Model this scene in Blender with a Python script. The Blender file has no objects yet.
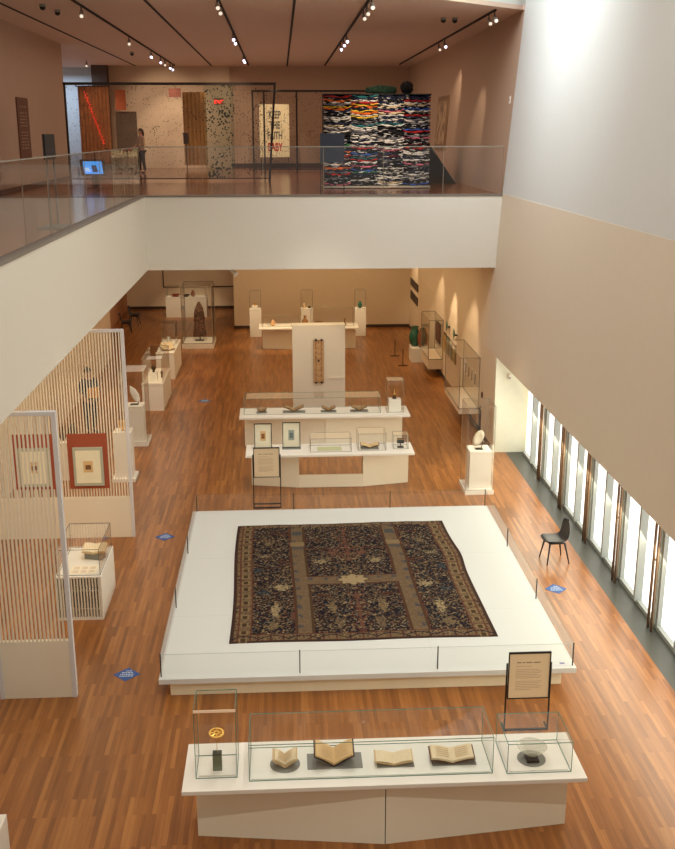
import bpy, bmesh, math, random
import numpy as np
from mathutils import Vector, Matrix
random.seed(7)
S = bpy.context.scene
COL = S.collection
PI = math.pi
OFF = {}

# ------------------------------------------------------------------ materials
def lin(c):
    return tuple((x/255/12.92 if x/255 <= .04045 else ((x/255+.055)/1.055)**2.4) for x in c)
MATS = {}
def mat(name, rgb, rough=.6, metal=0., spec=.5, var=.06, scale=6., emit=None, estr=0., bump=0.):
    if name in MATS: return MATS[name]
    m = bpy.data.materials.new(name); m.use_nodes = True
    nt = m.node_tree; b = nt.nodes['Principled BSDF']
    c = lin(rgb)
    tc = nt.nodes.new('ShaderNodeTexCoord'); nz = nt.nodes.new('ShaderNodeTexNoise')
    nz.inputs['Scale'].default_value = scale; nz.inputs['Detail'].default_value = 3
    nt.links.new(tc.outputs['Object'], nz.inputs['Vector'])
    mx = nt.nodes.new('ShaderNodeMix'); mx.data_type = 'RGBA'
    mx.inputs[6].default_value = (*[x*(1-var) for x in c], 1); mx.inputs[7].default_value = (*[min(1, x*(1+var)) for x in c], 1)
    if var > .3:   # strong mottling
        mr_ = nt.nodes.new('ShaderNodeMapRange'); mr_.inputs[1].default_value = .38; mr_.inputs[2].default_value = .62
        nt.links.new(nz.outputs['Fac'], mr_.inputs[0]); nt.links.new(mr_.outputs[0], mx.inputs[0])
    else: nt.links.new(nz.outputs['Fac'], mx.inputs[0])
    nt.links.new(mx.outputs[2], b.inputs['Base Color'])
    b.inputs['Roughness'].default_value = rough; b.inputs['Metallic'].default_value = metal
    b.inputs['Specular IOR Level'].default_value = spec
    if bump:
        bp = nt.nodes.new('ShaderNodeBump'); bp.inputs['Strength'].default_value = bump; bp.inputs['Distance'].default_value = .01
        nt.links.new(nz.outputs['Fac'], bp.inputs['Height']); nt.links.new(bp.outputs[0], b.inputs['Normal'])
    if emit:
        b.inputs['Emission Color'].default_value = (*lin(emit), 1); b.inputs['Emission Strength'].default_value = estr
    MATS[name] = m
    return m

def wood_floor(name, dark, mid, light, rough=.3, w=.075, L=1.1):
    m = bpy.data.materials.new(name); m.use_nodes = True
    nt = m.node_tree; N = nt.nodes; b = N['Principled BSDF']; lk = nt.links.new
    tc = N.new('ShaderNodeTexCoord'); sep = N.new('ShaderNodeSeparateXYZ'); cmb = N.new('ShaderNodeCombineXYZ')
    lk(tc.outputs['Object'], sep.inputs[0]); lk(sep.outputs[1], cmb.inputs[0]); lk(sep.outputs[0], cmb.inputs[1])
    br = N.new('ShaderNodeTexBrick'); br.offset = .37; br.offset_frequency = 2
    br.inputs['Scale'].default_value = 1; br.inputs['Brick Width'].default_value = L; br.inputs['Row Height'].default_value = w
    br.inputs['Mortar Size'].default_value = .0012; br.inputs['Bias'].default_value = 0
    br.inputs['Color1'].default_value = (0, 0, 0, 1); br.inputs['Color2'].default_value = (1, 1, 1, 1); br.inputs['Mortar'].default_value = (.1, .1, .1, 1)
    lk(cmb.outputs[0], br.inputs['Vector'])
    mp = N.new('ShaderNodeMapping'); mp.inputs['Scale'].default_value = (22, 1.1, 1)
    lk(tc.outputs['Object'], mp.inputs[0])
    nz = N.new('ShaderNodeTexNoise'); nz.inputs['Scale'].default_value = 1; nz.inputs['Detail'].default_value = 5; nz.inputs['Roughness'].default_value = .65
    lk(mp.outputs[0], nz.inputs['Vector'])
    mx = N.new('ShaderNodeMix'); mx.data_type = 'FLOAT'; mx.inputs[0].default_value = .62
    lk(br.outputs['Color'], mx.inputs[2]); lk(nz.outputs['Fac'], mx.inputs[3])
    cr = N.new('ShaderNodeValToRGB'); e = cr.color_ramp.elements
    e[0].position = .2; e[0].color = (*lin(dark), 1); e[1].position = .85; e[1].color = (*lin(light), 1)
    k = e.new(.52); k.color = (*lin(mid), 1)
    lk(mx.outputs[0], cr.inputs[0]); lk(cr.outputs[0], b.inputs['Base Color'])
    b.inputs['Roughness'].default_value = rough; b.inputs['Specular IOR Level'].default_value = .45
    return m

def glass_mat(name, tint=(.985, .995, .99), rmix=1.0, ior=1.5):
    m = bpy.data.materials.new(name); m.use_nodes = True
    nt = m.node_tree; N = nt.nodes; lk = nt.links.new
    N.remove(N['Principled BSDF']); out = N['Material Output']
    tr = N.new('ShaderNodeBsdfTransparent'); tr.inputs[0].default_value = (*tint, 1)
    gl = N.new('ShaderNodeBsdfAnisotropic'); gl.inputs['Roughness'].default_value = .01
    lw = N.new('ShaderNodeLayerWeight'); lw.inputs['Blend'].default_value = .5
    fr = N.new('ShaderNodeMath'); fr.operation = 'POWER'; fr.inputs[1].default_value = 5; lk(lw.outputs['Facing'], fr.inputs[0])
    mu = N.new('ShaderNodeMath'); mu.operation = 'MULTIPLY_ADD'; mu.inputs[1].default_value = rmix; mu.inputs[2].default_value = .05*rmix; mu.use_clamp = True
    ms = N.new('ShaderNodeMixShader')
    lk(fr.outputs[0], mu.inputs[0]); lk(mu.outputs[0], ms.inputs[0]); lk(tr.outputs[0], ms.inputs[1]); lk(gl.outputs[0], ms.inputs[2])
    lk(ms.outputs[0], out.inputs[0])
    return m

def net_mat(name, dotcol, threadcol, sx, sz, thr, haze):
    """strings with blobs of dark material on an open net"""
    m = bpy.data.materials.new(name); m.use_nodes = True
    nt = m.node_tree; N = nt.nodes; lk = nt.links.new; b = N['Principled BSDF']; out = N['Material Output']
    tc = N.new('ShaderNodeTexCoord'); mp = N.new('ShaderNodeMapping'); mp.inputs['Scale'].default_value = (sx, 1, sz)
    lk(tc.outputs['Object'], mp.inputs[0])
    vo = N.new('ShaderNodeTexVoronoi'); vo.inputs['Scale'].default_value = 1; lk(mp.outputs[0], vo.inputs['Vector'])
    cl = N.new('ShaderNodeTexNoise'); cl.inputs['Scale'].default_value = 1.3; lk(tc.outputs['Object'], cl.inputs['Vector'])
    th = N.new('ShaderNodeMath'); th.operation = 'MULTIPLY'; th.inputs[1].default_value = thr*2; lk(cl.outputs['Fac'], th.inputs[0])
    dot = N.new('ShaderNodeMath'); dot.operation = 'LESS_THAN'; lk(vo.outputs['Distance'], dot.inputs[0]); lk(th.outputs[0], dot.inputs[1])
    sep = N.new('ShaderNodeSeparateXYZ'); lk(tc.outputs['Object'], sep.inputs[0])
    fx = N.new('ShaderNodeMath'); fx.operation = 'PINGPONG'; fx.inputs[1].default_value = .06; lk(sep.outputs[0], fx.inputs[0])
    ln = N.new('ShaderNodeMath'); ln.operation = 'LESS_THAN'; ln.inputs[1].default_value = .008; lk(fx.outputs[0], ln.inputs[0])
    lm = N.new('ShaderNodeMath'); lm.operation = 'MULTIPLY'; lm.inputs[1].default_value = .22; lk(ln.outputs[0], lm.inputs[0])
    a1 = N.new('ShaderNodeMath'); a1.operation = 'MAXIMUM'; lk(dot.outputs[0], a1.inputs[0]); lk(lm.outputs[0], a1.inputs[1])
    a2 = N.new('ShaderNodeMath'); a2.operation = 'MAXIMUM'; a2.inputs[1].default_value = haze; lk(a1.outputs[0], a2.inputs[0])
    mx = N.new('ShaderNodeMix'); mx.data_type = 'RGBA'; mx.inputs[6].default_value = (*lin(threadcol), 1); mx.inputs[7].default_value = (*lin(dotcol), 1)
    lk(dot.outputs[0], mx.inputs[0]); lk(mx.outputs[2], b.inputs['Base Color']); b.inputs['Roughness'].default_value = .7
    tr = N.new('ShaderNodeBsdfTransparent'); ms = N.new('ShaderNodeMixShader')
    lk(a2.outputs[0], ms.inputs[0]); lk(tr.outputs[0], ms.inputs[1]); lk(b.outputs[0], ms.inputs[2]); lk(ms.outputs[0], out.inputs[0])
    return m

def emis(name, rgb, s):
    if name in MATS: return MATS[name]
    m = mat(name, rgb, emit=rgb, estr=s); return m

WHITE = mat('white_paint', (232, 226, 212), .55, var=.012)
WHITE2 = mat('parapet_paint', (218, 212, 198), .7, var=.012)
CREAM = mat('cream_paint', (222, 208, 184), .75, var=.02)
CREAM_WALL = mat('warm_wall_paint', (226, 206, 178), .8, var=.02)
TAN_LIT_WALL = mat('tan_lit_gallery_wall', (196, 166, 140), .8, var=.03)  # tan tone; on the right mezzanine wall it stands for warm light
UPWALL = mat('pale_upper_wall', (214, 213, 207), .8, var=.015)
LOWALL = mat('beige_lower_wall', (222, 207, 184), .8, var=.02)
CEIL = mat('gallery_ceiling_paint', (214, 186, 166), .8, var=.02)
DARK = mat('black_metal', (22, 21, 22), .45, var=.1)
SLOT = mat('dark_slot', (25, 18, 16), .8)
BASEB = mat('dark_baseboard', (66, 46, 36), .6)
GREY = mat('grey_cradle', (128, 128, 120), .6)
BRONZE = mat('bronze_pole', (128, 100, 72), .45, metal=.2)
FINM = mat('aluminium_fin', (165, 170, 165), .5)
SLATE = mat('dark_slate', (66, 68, 62), .45, var=.12, scale=3)
EDGE = mat('glass_edge_green', (96, 134, 116), .2, var=.05)
EDGEB = mat('glass_edge_bronze', (134, 120, 98), .3, var=.05)
EDGEL = mat('glass_edge_pale', (190, 205, 196), .25)
PAPER = mat('aged_paper', (214, 182, 130), .8, var=.12, scale=30)
LPAPER = mat('pale_page', (226, 208, 170), .8, var=.08, scale=30)
INK = mat('faded_ink', (200, 170, 126), .8)
LEATHER = mat('brown_leather', (92, 60, 38), .6, var=.15, scale=20)
TERRA = mat('terracotta_board', (158, 78, 50), .8, var=.04)
MATB = mat('pale_mount', (228, 222, 196), .8)
FRAMEG = mat('grey_green_frame', (178, 180, 160), .6)
GOLD = mat('gilded_metal', (222, 172, 84), .3, metal=.7, var=.15)
NAVY = mat('navy_panel', (32, 36, 52), .5)
STICK = mat('blue_sticker', (38, 84, 150), .5)
STW = mat('white_print', (190, 205, 222), .6)
FLOOR = wood_floor('lower_wood_floor', (114, 69, 32), (146, 91, 43), (178, 120, 62), .3, .058, .9)
UPFLOOR = wood_floor('upper_wood_floor', (110, 60, 36), (140, 80, 48), (170, 104, 64), .16, .058, .9)
GLASS = glass_mat('case_glass')
BGLASS = glass_mat('balustrade_glass', (.95, .96, .95), 1.1, 1.5)
WING = emis('daylit_glazing', (255, 255, 248), 1.7)

# ------------------------------------------------------------------ mesh helpers
def B(): return bmesh.new()
def box(bm, x0, x1, y0, y1, z0, z1, bev=0):
    r = bmesh.ops.create_cube(bm, size=1)
    vs = r['verts']
    for v in vs:
        v.co = Vector(((x0+x1)/2+v.co.x*(x1-x0), (y0+y1)/2+v.co.y*(y1-y0), (z0+z1)/2+v.co.z*(z1-z0)))
    if bev:
        es = list({e for v in vs for e in v.link_edges})
        bmesh.ops.bevel(bm, geom=es, offset=bev, segments=2, affect='EDGES', profile=.5)
    return bm
def prism(bm, poly, z0, z1):
    a = [bm.verts.new((x, y, z0)) for x, y in poly]; b = [bm.verts.new((x, y, z1)) for x, y in poly]
    n = len(poly)
    bm.faces.new(a[::-1]); bm.faces.new(b)
    for i in range(n): bm.faces.new((a[i], a[(i+1) % n], b[(i+1) % n], b[i]))
    return bm
def quad(bm, *p):
    bm.faces.new([bm.verts.new(q) for q in p]); return bm
def tube(bm, pts, r, seg=8, cap=True):
    """tube through points; r a number or list"""
    pts = [Vector(p) for p in pts]; rs = r if isinstance(r, (list, tuple)) else [r]*len(pts)
    rings = []
    for i, p in enumerate(pts):
        d = (pts[min(i+1, len(pts)-1)]-pts[max(i-1, 0)]).normalized()
        u = d.cross(Vector((0, 0, 1)) if abs(d.z) < .95 else Vector((1, 0, 0))).normalized(); v = d.cross(u)
        rings.append([bm.verts.new(p+(u*math.cos(t)+v*math.sin(t))*rs[i]) for t in [2*PI*k/seg for k in range(seg)]])
    for a, b in zip(rings, rings[1:]):
        for k in range(seg): bm.faces.new((a[k], a[(k+1) % seg], b[(k+1) % seg], b[k]))
    if cap:
        bm.faces.new(rings[0]); bm.faces.new(rings[-1][::-1])
    return bm
def lathe(bm, c, prof, seg=20, M=None):
    """prof: (r, z) pairs around the vertical through c"""
    rings = []
    for r, z in prof:
        ring = []
        for k in range(seg):
            t = 2*PI*k/seg; p = Vector((r*math.cos(t), r*math.sin(t), z))
            if M: p = M @ p
            ring.append(bm.verts.new(p+Vector(c)))
        rings.append(ring)
    for a, b in zip(rings, rings[1:]):
        for k in range(seg): bm.faces.new((a[k], a[(k+1) % seg], b[(k+1) % seg], b[k]))
    if prof[0][0] > 1e-4: bm.faces.new(rings[0][::-1])
    if prof[-1][0] > 1e-4: bm.faces.new(rings[-1])
    bmesh.ops.remove_doubles(bm, verts=bm.verts, dist=1e-5)
    return bm
def off(p):
    return OFF.get(p.name, Vector((0, 0, 0))) if p else Vector((0, 0, 0))
def obj(name, bm, m, parent=None, smooth=False, loc=None):
    """link a bmesh drawn in world coordinates as one object (relative to its parent)"""
    bmesh.ops.recalc_face_normals(bm, faces=bm.faces)
    me = bpy.data.meshes.new(name); o_ = off(parent)
    org = Vector(loc) if loc is not None else (Vector((0, 0, 0)) if not parent else o_)
    bmesh.ops.translate(bm, vec=-org, verts=bm.verts)
    if smooth:
        for f in bm.faces: f.smooth = True
    bm.to_mesh(me); bm.free()
    if isinstance(m, (list, tuple)):
        for k in m: me.materials.append(k)
    else: me.materials.append(m)
    o = bpy.data.objects.new(name, me); COL.objects.link(o)
    if parent: o.parent = parent
    o.location = org-o_ if parent else org
    OFF[o.name] = org.copy()
    return o
def tag(o, label, cat, group=None, kind=None):
    if label: o['label'] = label
    if cat: o['category'] = cat
    if group: o['group'] = group
    if kind: o['kind'] = kind
    return o
def thing(name, label, cat, loc, group=None):
    o = bpy.data.objects.new(name, None); COL.objects.link(o); o.location = loc; o.empty_display_size = .1
    OFF[o.name] = Vector(loc); return tag(o, label, cat, group)
def struct(name, bm, m):
    o = obj(name, bm, m); o['kind'] = 'structure'; return o
def copy_tree(o, parent=None):
    c = o.copy(); COL.objects.link(c); c.parent = parent
    for ch in list(o.children): copy_tree(ch, c)
    return c
def text(name, s, loc, size, m, parent, rot, align='CENTER', ext=.002):
    cu = bpy.data.curves.new(name, 'FONT'); cu.body = s; cu.size = size; cu.align_x = align; cu.extrude = ext; cu.offset = size*.03
    t = bpy.data.objects.new(name, cu); COL.objects.link(t)
    dg = bpy.context.evaluated_depsgraph_get(); me = bpy.data.meshes.new_from_object(t.evaluated_get(dg))
    bpy.data.objects.remove(t); me.materials.clear(); me.materials.append(m)
    o = bpy.data.objects.new(name, me); COL.objects.link(o); o.parent = parent
    o.location = Vector(loc)-off(parent); o.rotation_euler = rot
    return o

# ------------------------------------------------------------------ setting
# floor, with the dark slate strip by the windows left out of it
struct('floor', box(B(), -7.2, 5.52, -2, 50, -.15, 0), FLOOR)
struct('floor_slate', prism(B(), [(5.52, -2), (6.3, -2), (6.3, 24.3), (5.52, 24.3)], -.15, -.004), SLATE)
# left mezzanine and far mezzanine floor
struct('floor_mezzanine', prism(B(), [(-13, -2), (-3.34, -2), (-3.34, 25.64), (6.3, 25.64), (6.3, 52), (-13, 52)], 6.0, 6.19), UPFLOOR)
struct('ceiling_lower', prism(B(), [(-13, -2), (-3.42, -2), (-3.42, 25.7), (6.3, 25.7), (6.3, 52), (-13, 52)], 4.46, 4.56), CREAM)
struct('wall_parapet', prism(B(), [(-3.42, -2), (-3.28, -2), (-3.28, 25.52), (5.50, 25.52), (5.50, 25.66), (-3.42, 25.66)], 4.45, 6.2), WHITE2)
struct('trim_1', prism(B(), [(-3.43, -2), (-3.27, -2), (-3.27, 25.5), (5.46, 25.5), (5.46, 25.67), (-3.43, 25.67)], 6.2, 6.245), mat('grey_cap', (120, 112, 102), .4))
# upper ceiling with the skylight opening over the hall
struct('ceiling', prism(B(), [(-13, -2), (-3.6, -2), (-3.6, 18.1), (3.68, 24.14), (5.82, 25.92), (6.4, 25.92), (6.4, 52), (-13, 52)], 10.5, 10.6), CEIL)
struct('trim_2', prism(B(), [(-3.6, 18.1), (3.68, 24.14), (5.82, 25.92), (5.8, 26.0), (3.63, 24.22), (-3.6, 18.22)], 10.6, 12.4), UPWALL)
# right wall: canted beige band, paler upper band, set back above the windows
def profile_wall(name, y0, y1, prof, m, th=.5):
    bm = B()
    a = [(x, z) for x, z in prof]; b = [(7.0, z) for x, z in prof[::-1]]
    pol = a+b
    v0 = [bm.verts.new((x, y0, z)) for x, z in pol]; v1 = [bm.verts.new((x, y1, z)) for x, z in pol]
    n = len(pol); bm.faces.new(v0); bm.faces.new(v1[::-1])
    for i in range(n): bm.faces.new((v0[i], v0[(i+1) % n], v1[(i+1) % n], v1[i]))
    return struct(name, bm, m)
profile_wall('wall_right', -2, 25.66, [(5.2, 2.42), (5.44, 6.25)], LOWALL)
profile_wall('wall_right_upper', -2, 25.6, [(5.45, 6.25), (5.80, 10.5), (6.0, 12.6)], UPWALL)
profile_wall('wall_right_mezzanine', 25.6, 52, [(5.55, 6.15), (5.86, 10.6)], TAN_LIT_WALL)  # same wall continued; its browner lighting is put into the colour
profile_wall('wall_right_gallery', 24.42, 47, [(5.2, 0), (5.2, 2.42), (5.328, 4.46)], CREAM_WALL)
struct('wall_alcove', box(B(), 5.2, 6.4, 24.3, 24.42, 0, 2.42), mat('pale_green_white', (226, 226, 204), .7))
struct('wall_outer', box(B(), 6.28, 6.4, -2, 24.3, 0, 2.42), WHITE)
struct('baseboard_right', box(B(), 5.17, 5.2, 24.45, 41.6, 0, .12), BASEB)
struct('wall_far', box(B(), -1.95, 5.5, 41.6, 41.8, 0, 4.46), CREAM_WALL)
struct('wall_far_side', box(B(), -1.95, -1.8, 41.8, 46.8, 0, 4.46), CREAM_WALL)
struct('wall_far_left', box(B(), -7.0, -1.95, 46.7, 46.9, 0, 4.46), CREAM_WALL)
struct('baseboard_far', box(B(), -1.98, 5.2, 41.57, 41.6, 0, .12), BASEB)
struct('baseboard_far_left', box(B(), -6.98, -1.95, 46.67, 46.7, 0, .12), BASEB)
struct('wall_left', box(B(), -6.3, -6.1, -2, 36.5, 0, 4.46), CREAM_WALL)
struct('wall_left_far', box(B(), -7.2, -7.0, 36.5, 46.9, 0, 4.46), mat('russet_wall', (196, 140, 100), .8))
struct('wall_left_return', box(B(), -7.2, -6.3, 36.3, 36.5, 0, 4.46), CREAM_WALL)
struct('wall_upper_left', box(B(), -7.3, -7.1, -2, 36.2, 6.19, 10.5), mat('brown_side_wall', (188, 158, 136), .8))
struct('baseboard_upper_left', box(B(), -7.1, -7.07, -2, 36.2, 6.19, 6.3), BASEB)
struct('wall_upper_far', box(B(), -2.15, 6.3, 48, 48.2, 6.19, 10.5), TAN_LIT_WALL)
struct('wall_upper_far_pale', box(B(), -7.5, -2.15, 47.8, 48.2, 6.19, 10.5), mat('pale_far_wall', (206, 180, 150), .8))
struct('wall_upper_recess', box(B(), -13, -7.6, 49, 49.2, 6.19, 10.5), mat('blue_lit_wall', (196, 206, 216), .8))  # bluish daylight tint put into the wall colour
struct('trim_3', box(B(), -8.05, -7.4, 47.2, 48.2, 6.19, 10.5), mat('dark_pillar', (86, 70, 62), .7))
struct('baseboard_upper_far', box(B(), -2.15, 5.6, 47.96, 48, 6.19, 6.36), BASEB)
# suspended line slots in the upper ceiling
for i, x in enumerate((-6.2, -2.9, .38)):
    struct('trim_%d' % (4+i), box(B(), x-.03, x+.03, 20 if x > -3.5 else 12, 47.6, 10.485, 10.505), SLOT)

# windows along the right: each bay is a window with frame, fins and two panes
POLEY = [22.13, 20.28, 18.43, 16.58, 14.73, 12.88, 11.03]
bays = [(24.2, 22.13)]+list(zip(POLEY, POLEY[1:]))
for i, (ya, yb) in enumerate(bays):
    bm = B()
    box(bm, 5.93, 6.02, yb-.03, yb+.03, .0, 2.42)
    box(bm, 5.92, 6.02, yb+.03, ya-.03, .0, .07)
    w = struct('window_%d' % (i+1), bm, FINM)
    ym = (ya+yb)/2
    obj('mullion', box(B(), 5.87, 6.0, ym-.035, ym+.035, .07, 2.42), FINM, w)
    obj('mullion', box(B(), 5.9, 6.0, yb+.031, yb+.12, .07, 2.42), mat('pale_fin', (176, 184, 176), .5), w)
    obj('pane', quad(B(), (6.0, yb+.12, .07), (6.0, ym-.036, .07), (6.0, ym-.036, 2.42), (6.0, yb+.12, 2.42)), WING, w)
    obj('pane', quad(B(), (6.0, ym+.036, .07), (6.0, ya-.03, .07), (6.0, ya-.03, 2.42), (6.0, ym+.036, 2.42)), WING, w)
ordn = ['farthest', 'second farthest', 'third farthest', 'fourth farthest', 'fifth farthest', 'sixth farthest', 'nearest']
for i, y in enumerate(POLEY[:6]):
    t = thing('window_post', 'pair of slim bronze posts before the windows, %s from the camera' % ordn[i], 'post', (5.82, y, 0), 'bronze window posts')
    for dy in (-.075, .075):
        obj('pole', tube(B(), [(5.82, y+dy, 0), (5.82, y+dy, 2.42)], .024, 8), BRONZE, t, True)
    obj('bracket', box(B(), 5.81, 5.83, y-.075, y+.075, 1.2, 1.22), BRONZE, t)

# ------------------------------------------------------------------ glass case
def glass_case(label, x0, x1, y0, y1, z0, z1, edge=EDGE, top=True, w=.0032, front_cap=None, group=None, name='glass_display_case'):
    t = thing(name, label, 'display case', ((x0+x1)/2, (y0+y1)/2, z0), group)
    e = w
    obj('glass_front', quad(B(), (x0, y0, z0), (x1, y0, z0), (x1, y0, z1), (x0, y0, z1)), GLASS, t)
    obj('glass_back', quad(B(), (x0, y1, z0), (x1, y1, z0), (x1, y1, z1), (x0, y1, z1)), GLASS, t)
    obj('glass_side', quad(B(), (x0, y0, z0), (x0, y1, z0), (x0, y1, z1), (x0, y0, z1)), GLASS, t)
    obj('glass_side', quad(B(), (x1, y0, z0), (x1, y1, z0), (x1, y1, z1), (x1, y0, z1)), GLASS, t)
    if top: obj('glass_top', quad(B(), (x0, y0, z1), (x1, y0, z1), (x1, y1, z1), (x0, y1, z1)), GLASS, t)
    bm = B()
    for x in (x0, x1):
        for y in (y0, y1): box(bm, x-e, x+e, y-e, y+e, z0+.001, z1-e)
    for z in (z0+e+.001, z1):
        for y in (y0, y1): box(bm, x0-e, x1+e, y-e, y+e, z-e, z+e)
        for x in (x0, x1): box(bm, x-e, x+e, y0+e, y1-e, z-e, z+e)
    obj('edge_seam', bm, edge, t)
    if front_cap: obj('edge_cap', box(B(), x0-e, x1+e, y0-e-.006, y0-e, z1-.02, z1+.012), front_cap, t)
    return t

# ------------------------------------------------------------------ open books
def book(name, label, cx, cy, z, w, d, ang=24, thick=.02, cover=LEATHER, page=PAPER, cradle=GREY, rz=0, group=None, lift=.03, inkm=INK):
    """open book lying on a cradle; spine along y"""
    t = thing(name, label, 'book', (0, 0, 0), group)
    a = math.radians(ang); h = w/2
    for s in (-1, 1):
        bm = B(); n = 6
        for k in range(n):
            u0, u1 = k/n, (k+1)/n
            def P(u, up, y): return (s*(u*h*math.cos(a)-up*math.sin(a)), y, lift+u*h*math.sin(a)+up*math.cos(a)+math.sin(u*PI)*.012*(up > .001))
            for (p, q) in (((thick), 0),):
                vs = [bm.verts.new(P(u, up, y)) for u in (u0, u1) for up in (.004, thick) for y in (-d/2, d/2)]
                for f in ((0, 1, 3, 2), (4, 6, 7, 5), (0, 4, 5, 1), (2, 3, 7, 6), (0, 2, 6, 4), (1, 5, 7, 3)): bm.faces.new([vs[i] for i in f])
        pg = obj('page_block', bm, page, t)
        if inkm:
            bm = B()
            for r in range(5):
                y = -d*.3+d*.6*r/4; u0, u1 = .2, .8
                pp = [(s*(u*h*math.cos(a)-(thick+.016)*math.sin(a)), yy, lift+u*h*math.sin(a)+(thick+.016)*math.cos(a)) for u, yy in ((u0, y-.004), (u1, y-.004), (u1, y+.004), (u0, y+.004))]
                quad(bm, *pp)
            obj('written_lines', bm, inkm, pg)
        bm = B()
        vs = [bm.verts.new((s*(u*(h+.012)*math.cos(a)-up*math.sin(a)), y, lift+u*(h+.012)*math.sin(a)+up*math.cos(a))) for u in (0, 1) for up in (-.004, .003) for y in (-d/2-.01, d/2+.01)]
        for f in ((0, 1, 3, 2), (4, 6, 7, 5), (0, 4, 5, 1), (2, 3, 7, 6), (0, 2, 6, 4), (1, 5, 7, 3)): bm.faces.new([vs[i] for i in f])
        obj('cover', bm, cover, t)
    t.location = (cx, cy, z); t.rotation_euler = (math.radians(12), 0, rz)
    return t
def cradle(label, x0, x1, y0, y1, z, h=.012, m=GREY):
    return tag(obj('book_cradle', box(B(), x0, x1, y0, y1, z, z+h, .003), m, loc=((x0+x1)/2, (y0+y1)/2, z)), label, 'book cradle')

# ------------------------------------------------------------------ front table
TZ = .85
def slab_table(name, label, x0, x1, y0, y1, cabs, z=TZ, th=.05, extra=None, m=WHITE):
    t = thing(name, label, 'display table', ((x0+x1)/2, (y0+y1)/2, 0))
    obj('tabletop', box(B(), x0, x1, y0, y1, z-th, z, .004), m, t)
    for poly in cabs: obj('base_cabinet', prism(B(), poly, 0.0, z-th), mat('base_white', (244, 236, 212), .6, var=.015), t)
    return t
T1 = slab_table('display_table', 'nearest long white display table with wedge fronted base', -1.17, 3.28, 9.67, 10.58,
    [[(-1.05, 10.05), (1.055, 9.79), (1.055, 10.5), (-1.05, 10.5)], [(1.065, 9.79), (3.17, 10.03), (3.17, 10.5), (1.065, 10.5)]])
obj('seam', box(B(), 1.056, 1.064, 9.80, 10.5, .002, .79), SLOT, T1)
for x in (.86, 1.22): obj('lock', lathe(B(), (x, 9.815+.0, .775), [(.008, -.012), (.008, 0)], 8), DARK, T1)
glass_case('tall glass case over gold disc, left end of the nearest white table', -1.03, -.58, 9.9, 10.33, TZ, 1.69, front_cap=mat('brass_cap', (236, 206, 170), .3, emit=(236, 206, 170), estr=.15))  # cap glows faintly by emission; it is no lamp
tag(obj('plinth_block', box(B(), -1.0, -.6, 9.93, 10.28, TZ+.001, TZ+.018, .003), WHITE, loc=(-.8, 10.1, TZ)), 'thin white tray under the gold disc stand on nearest table', 'tray')
t = thing('gold_disc_stand', 'small gold openwork disc on a rod over a green block in tall case', 'artifact', (-.8, 10.12, TZ+.018))
obj('block', box(B(), -.85, -.75, 10.01, 10.09, TZ+.018, TZ+.21, .002), mat('olive_block', (104, 110, 84), .6), t)
obj('block_top', box(B(), -.85, -.75, 10.01, 10.09, TZ+.21, TZ+.228), mat('dark_green_top', (52, 60, 46), .4), t)
obj('rod', tube(B(), [(-.8, 10.05, TZ+.228), (-.8, 10.05, 1.26)], .003, 6), GOLD, t)
bm = B(); Mx = Matrix.Rotation(math.radians(8), 4, 'X')
lathe(bm, (-.8, 10.05, 1.32), [(.065, -.006), (.085, -.006), (.085, .006), (.065, .006), (.065, -.006)], 24, Mx)
lathe(bm, (-.8, 10.05, 1.32), [(.018, -.006), (.03, -.006), (.03, .006), (.018, .006), (.018, -.006)], 16, Mx)
for k in range(8):
    a = k*PI/4; c, s_ = math.cos(a), math.sin(a)
    p = Mx @ Vector((c*.028, s_*.028, 0)); q = Mx @ Vector((c*.068, s_*.068, 0))
    tube(bm, [Vector((-.8, 10.05, 1.32))+p, Vector((-.8, 10.05, 1.32))+q], .007, 5)
obj('disc', bm, GOLD, t)
glass_case('long low glass case over four open books on nearest white table', -.44, 2.25, 9.82, 10.45, TZ, 1.3)
tag(obj('case_floor_panel', box(B(), -.42, 2.23, 9.84, 10.43, TZ+.001, TZ+.012), mat('case_floor', (228, 226, 212), .6), loc=(.9, 10.1, TZ)), 'pale panel lining the long book case on nearest table', 'panel')
zc = TZ+.012
cr_ = [(-.22, .12, 10.0, 10.2, 'smallest book'), (.2, .82, 9.98, 10.28, 'largest book'), (.98, 1.4, 9.97, 10.17, 'shallow plain book'), (1.6, 2.1, 9.97, 10.2, 'thick brown edged book')]
bm = B(); lathe(bm, (-.05, 10.1, zc), [(.001, 0), (.17, 0), (.17, .006), (.001, .006)], 24)
tag(obj('book_cradle', bm, GREY, loc=(-.05, 10.1, zc)), 'round grey support under the smallest book on nearest table', 'book cradle')
for x0, x1, y0, y1, n in cr_[1:]: cradle('grey support under the %s on nearest table' % n, x0, x1, y0, y1, zc, .008)
book('open_book', 'smallest open book in steep v shape on nearest table', -.05, 10.1, zc+.01, .33, .17, 40, .03, PAPER, LPAPER)
book('open_book', 'largest open book with dark cover in v shape on nearest table', .5, 10.14, zc+.01, .52, .24, 34, .03, mat('dark_cover', (40, 36, 34), .5), PAPER)
book('open_book', 'shallow plain open book with thin cream pages on nearest table', 1.17, 10.08, zc+.01, .42, .17, 14, .012, PAPER, LPAPER, inkm=None)
book('open_book', 'thick open book with brown edges at right of long case', 1.83, 10.09, zc+.01, .50, .20, 14, .035, LEATHER, LPAPER)
glass_case('low square glass case over glass bowl, right end of nearest table', 2.41, 3.13, 9.8, 10.42, TZ, 1.22)
tag(obj('case_floor_panel', box(B(), 2.44, 3.1, 9.83, 10.39, TZ+.001, TZ+.012), WHITE, loc=(2.77, 10.1, TZ)), 'white panel lining the bowl case on nearest table', 'panel')
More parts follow.
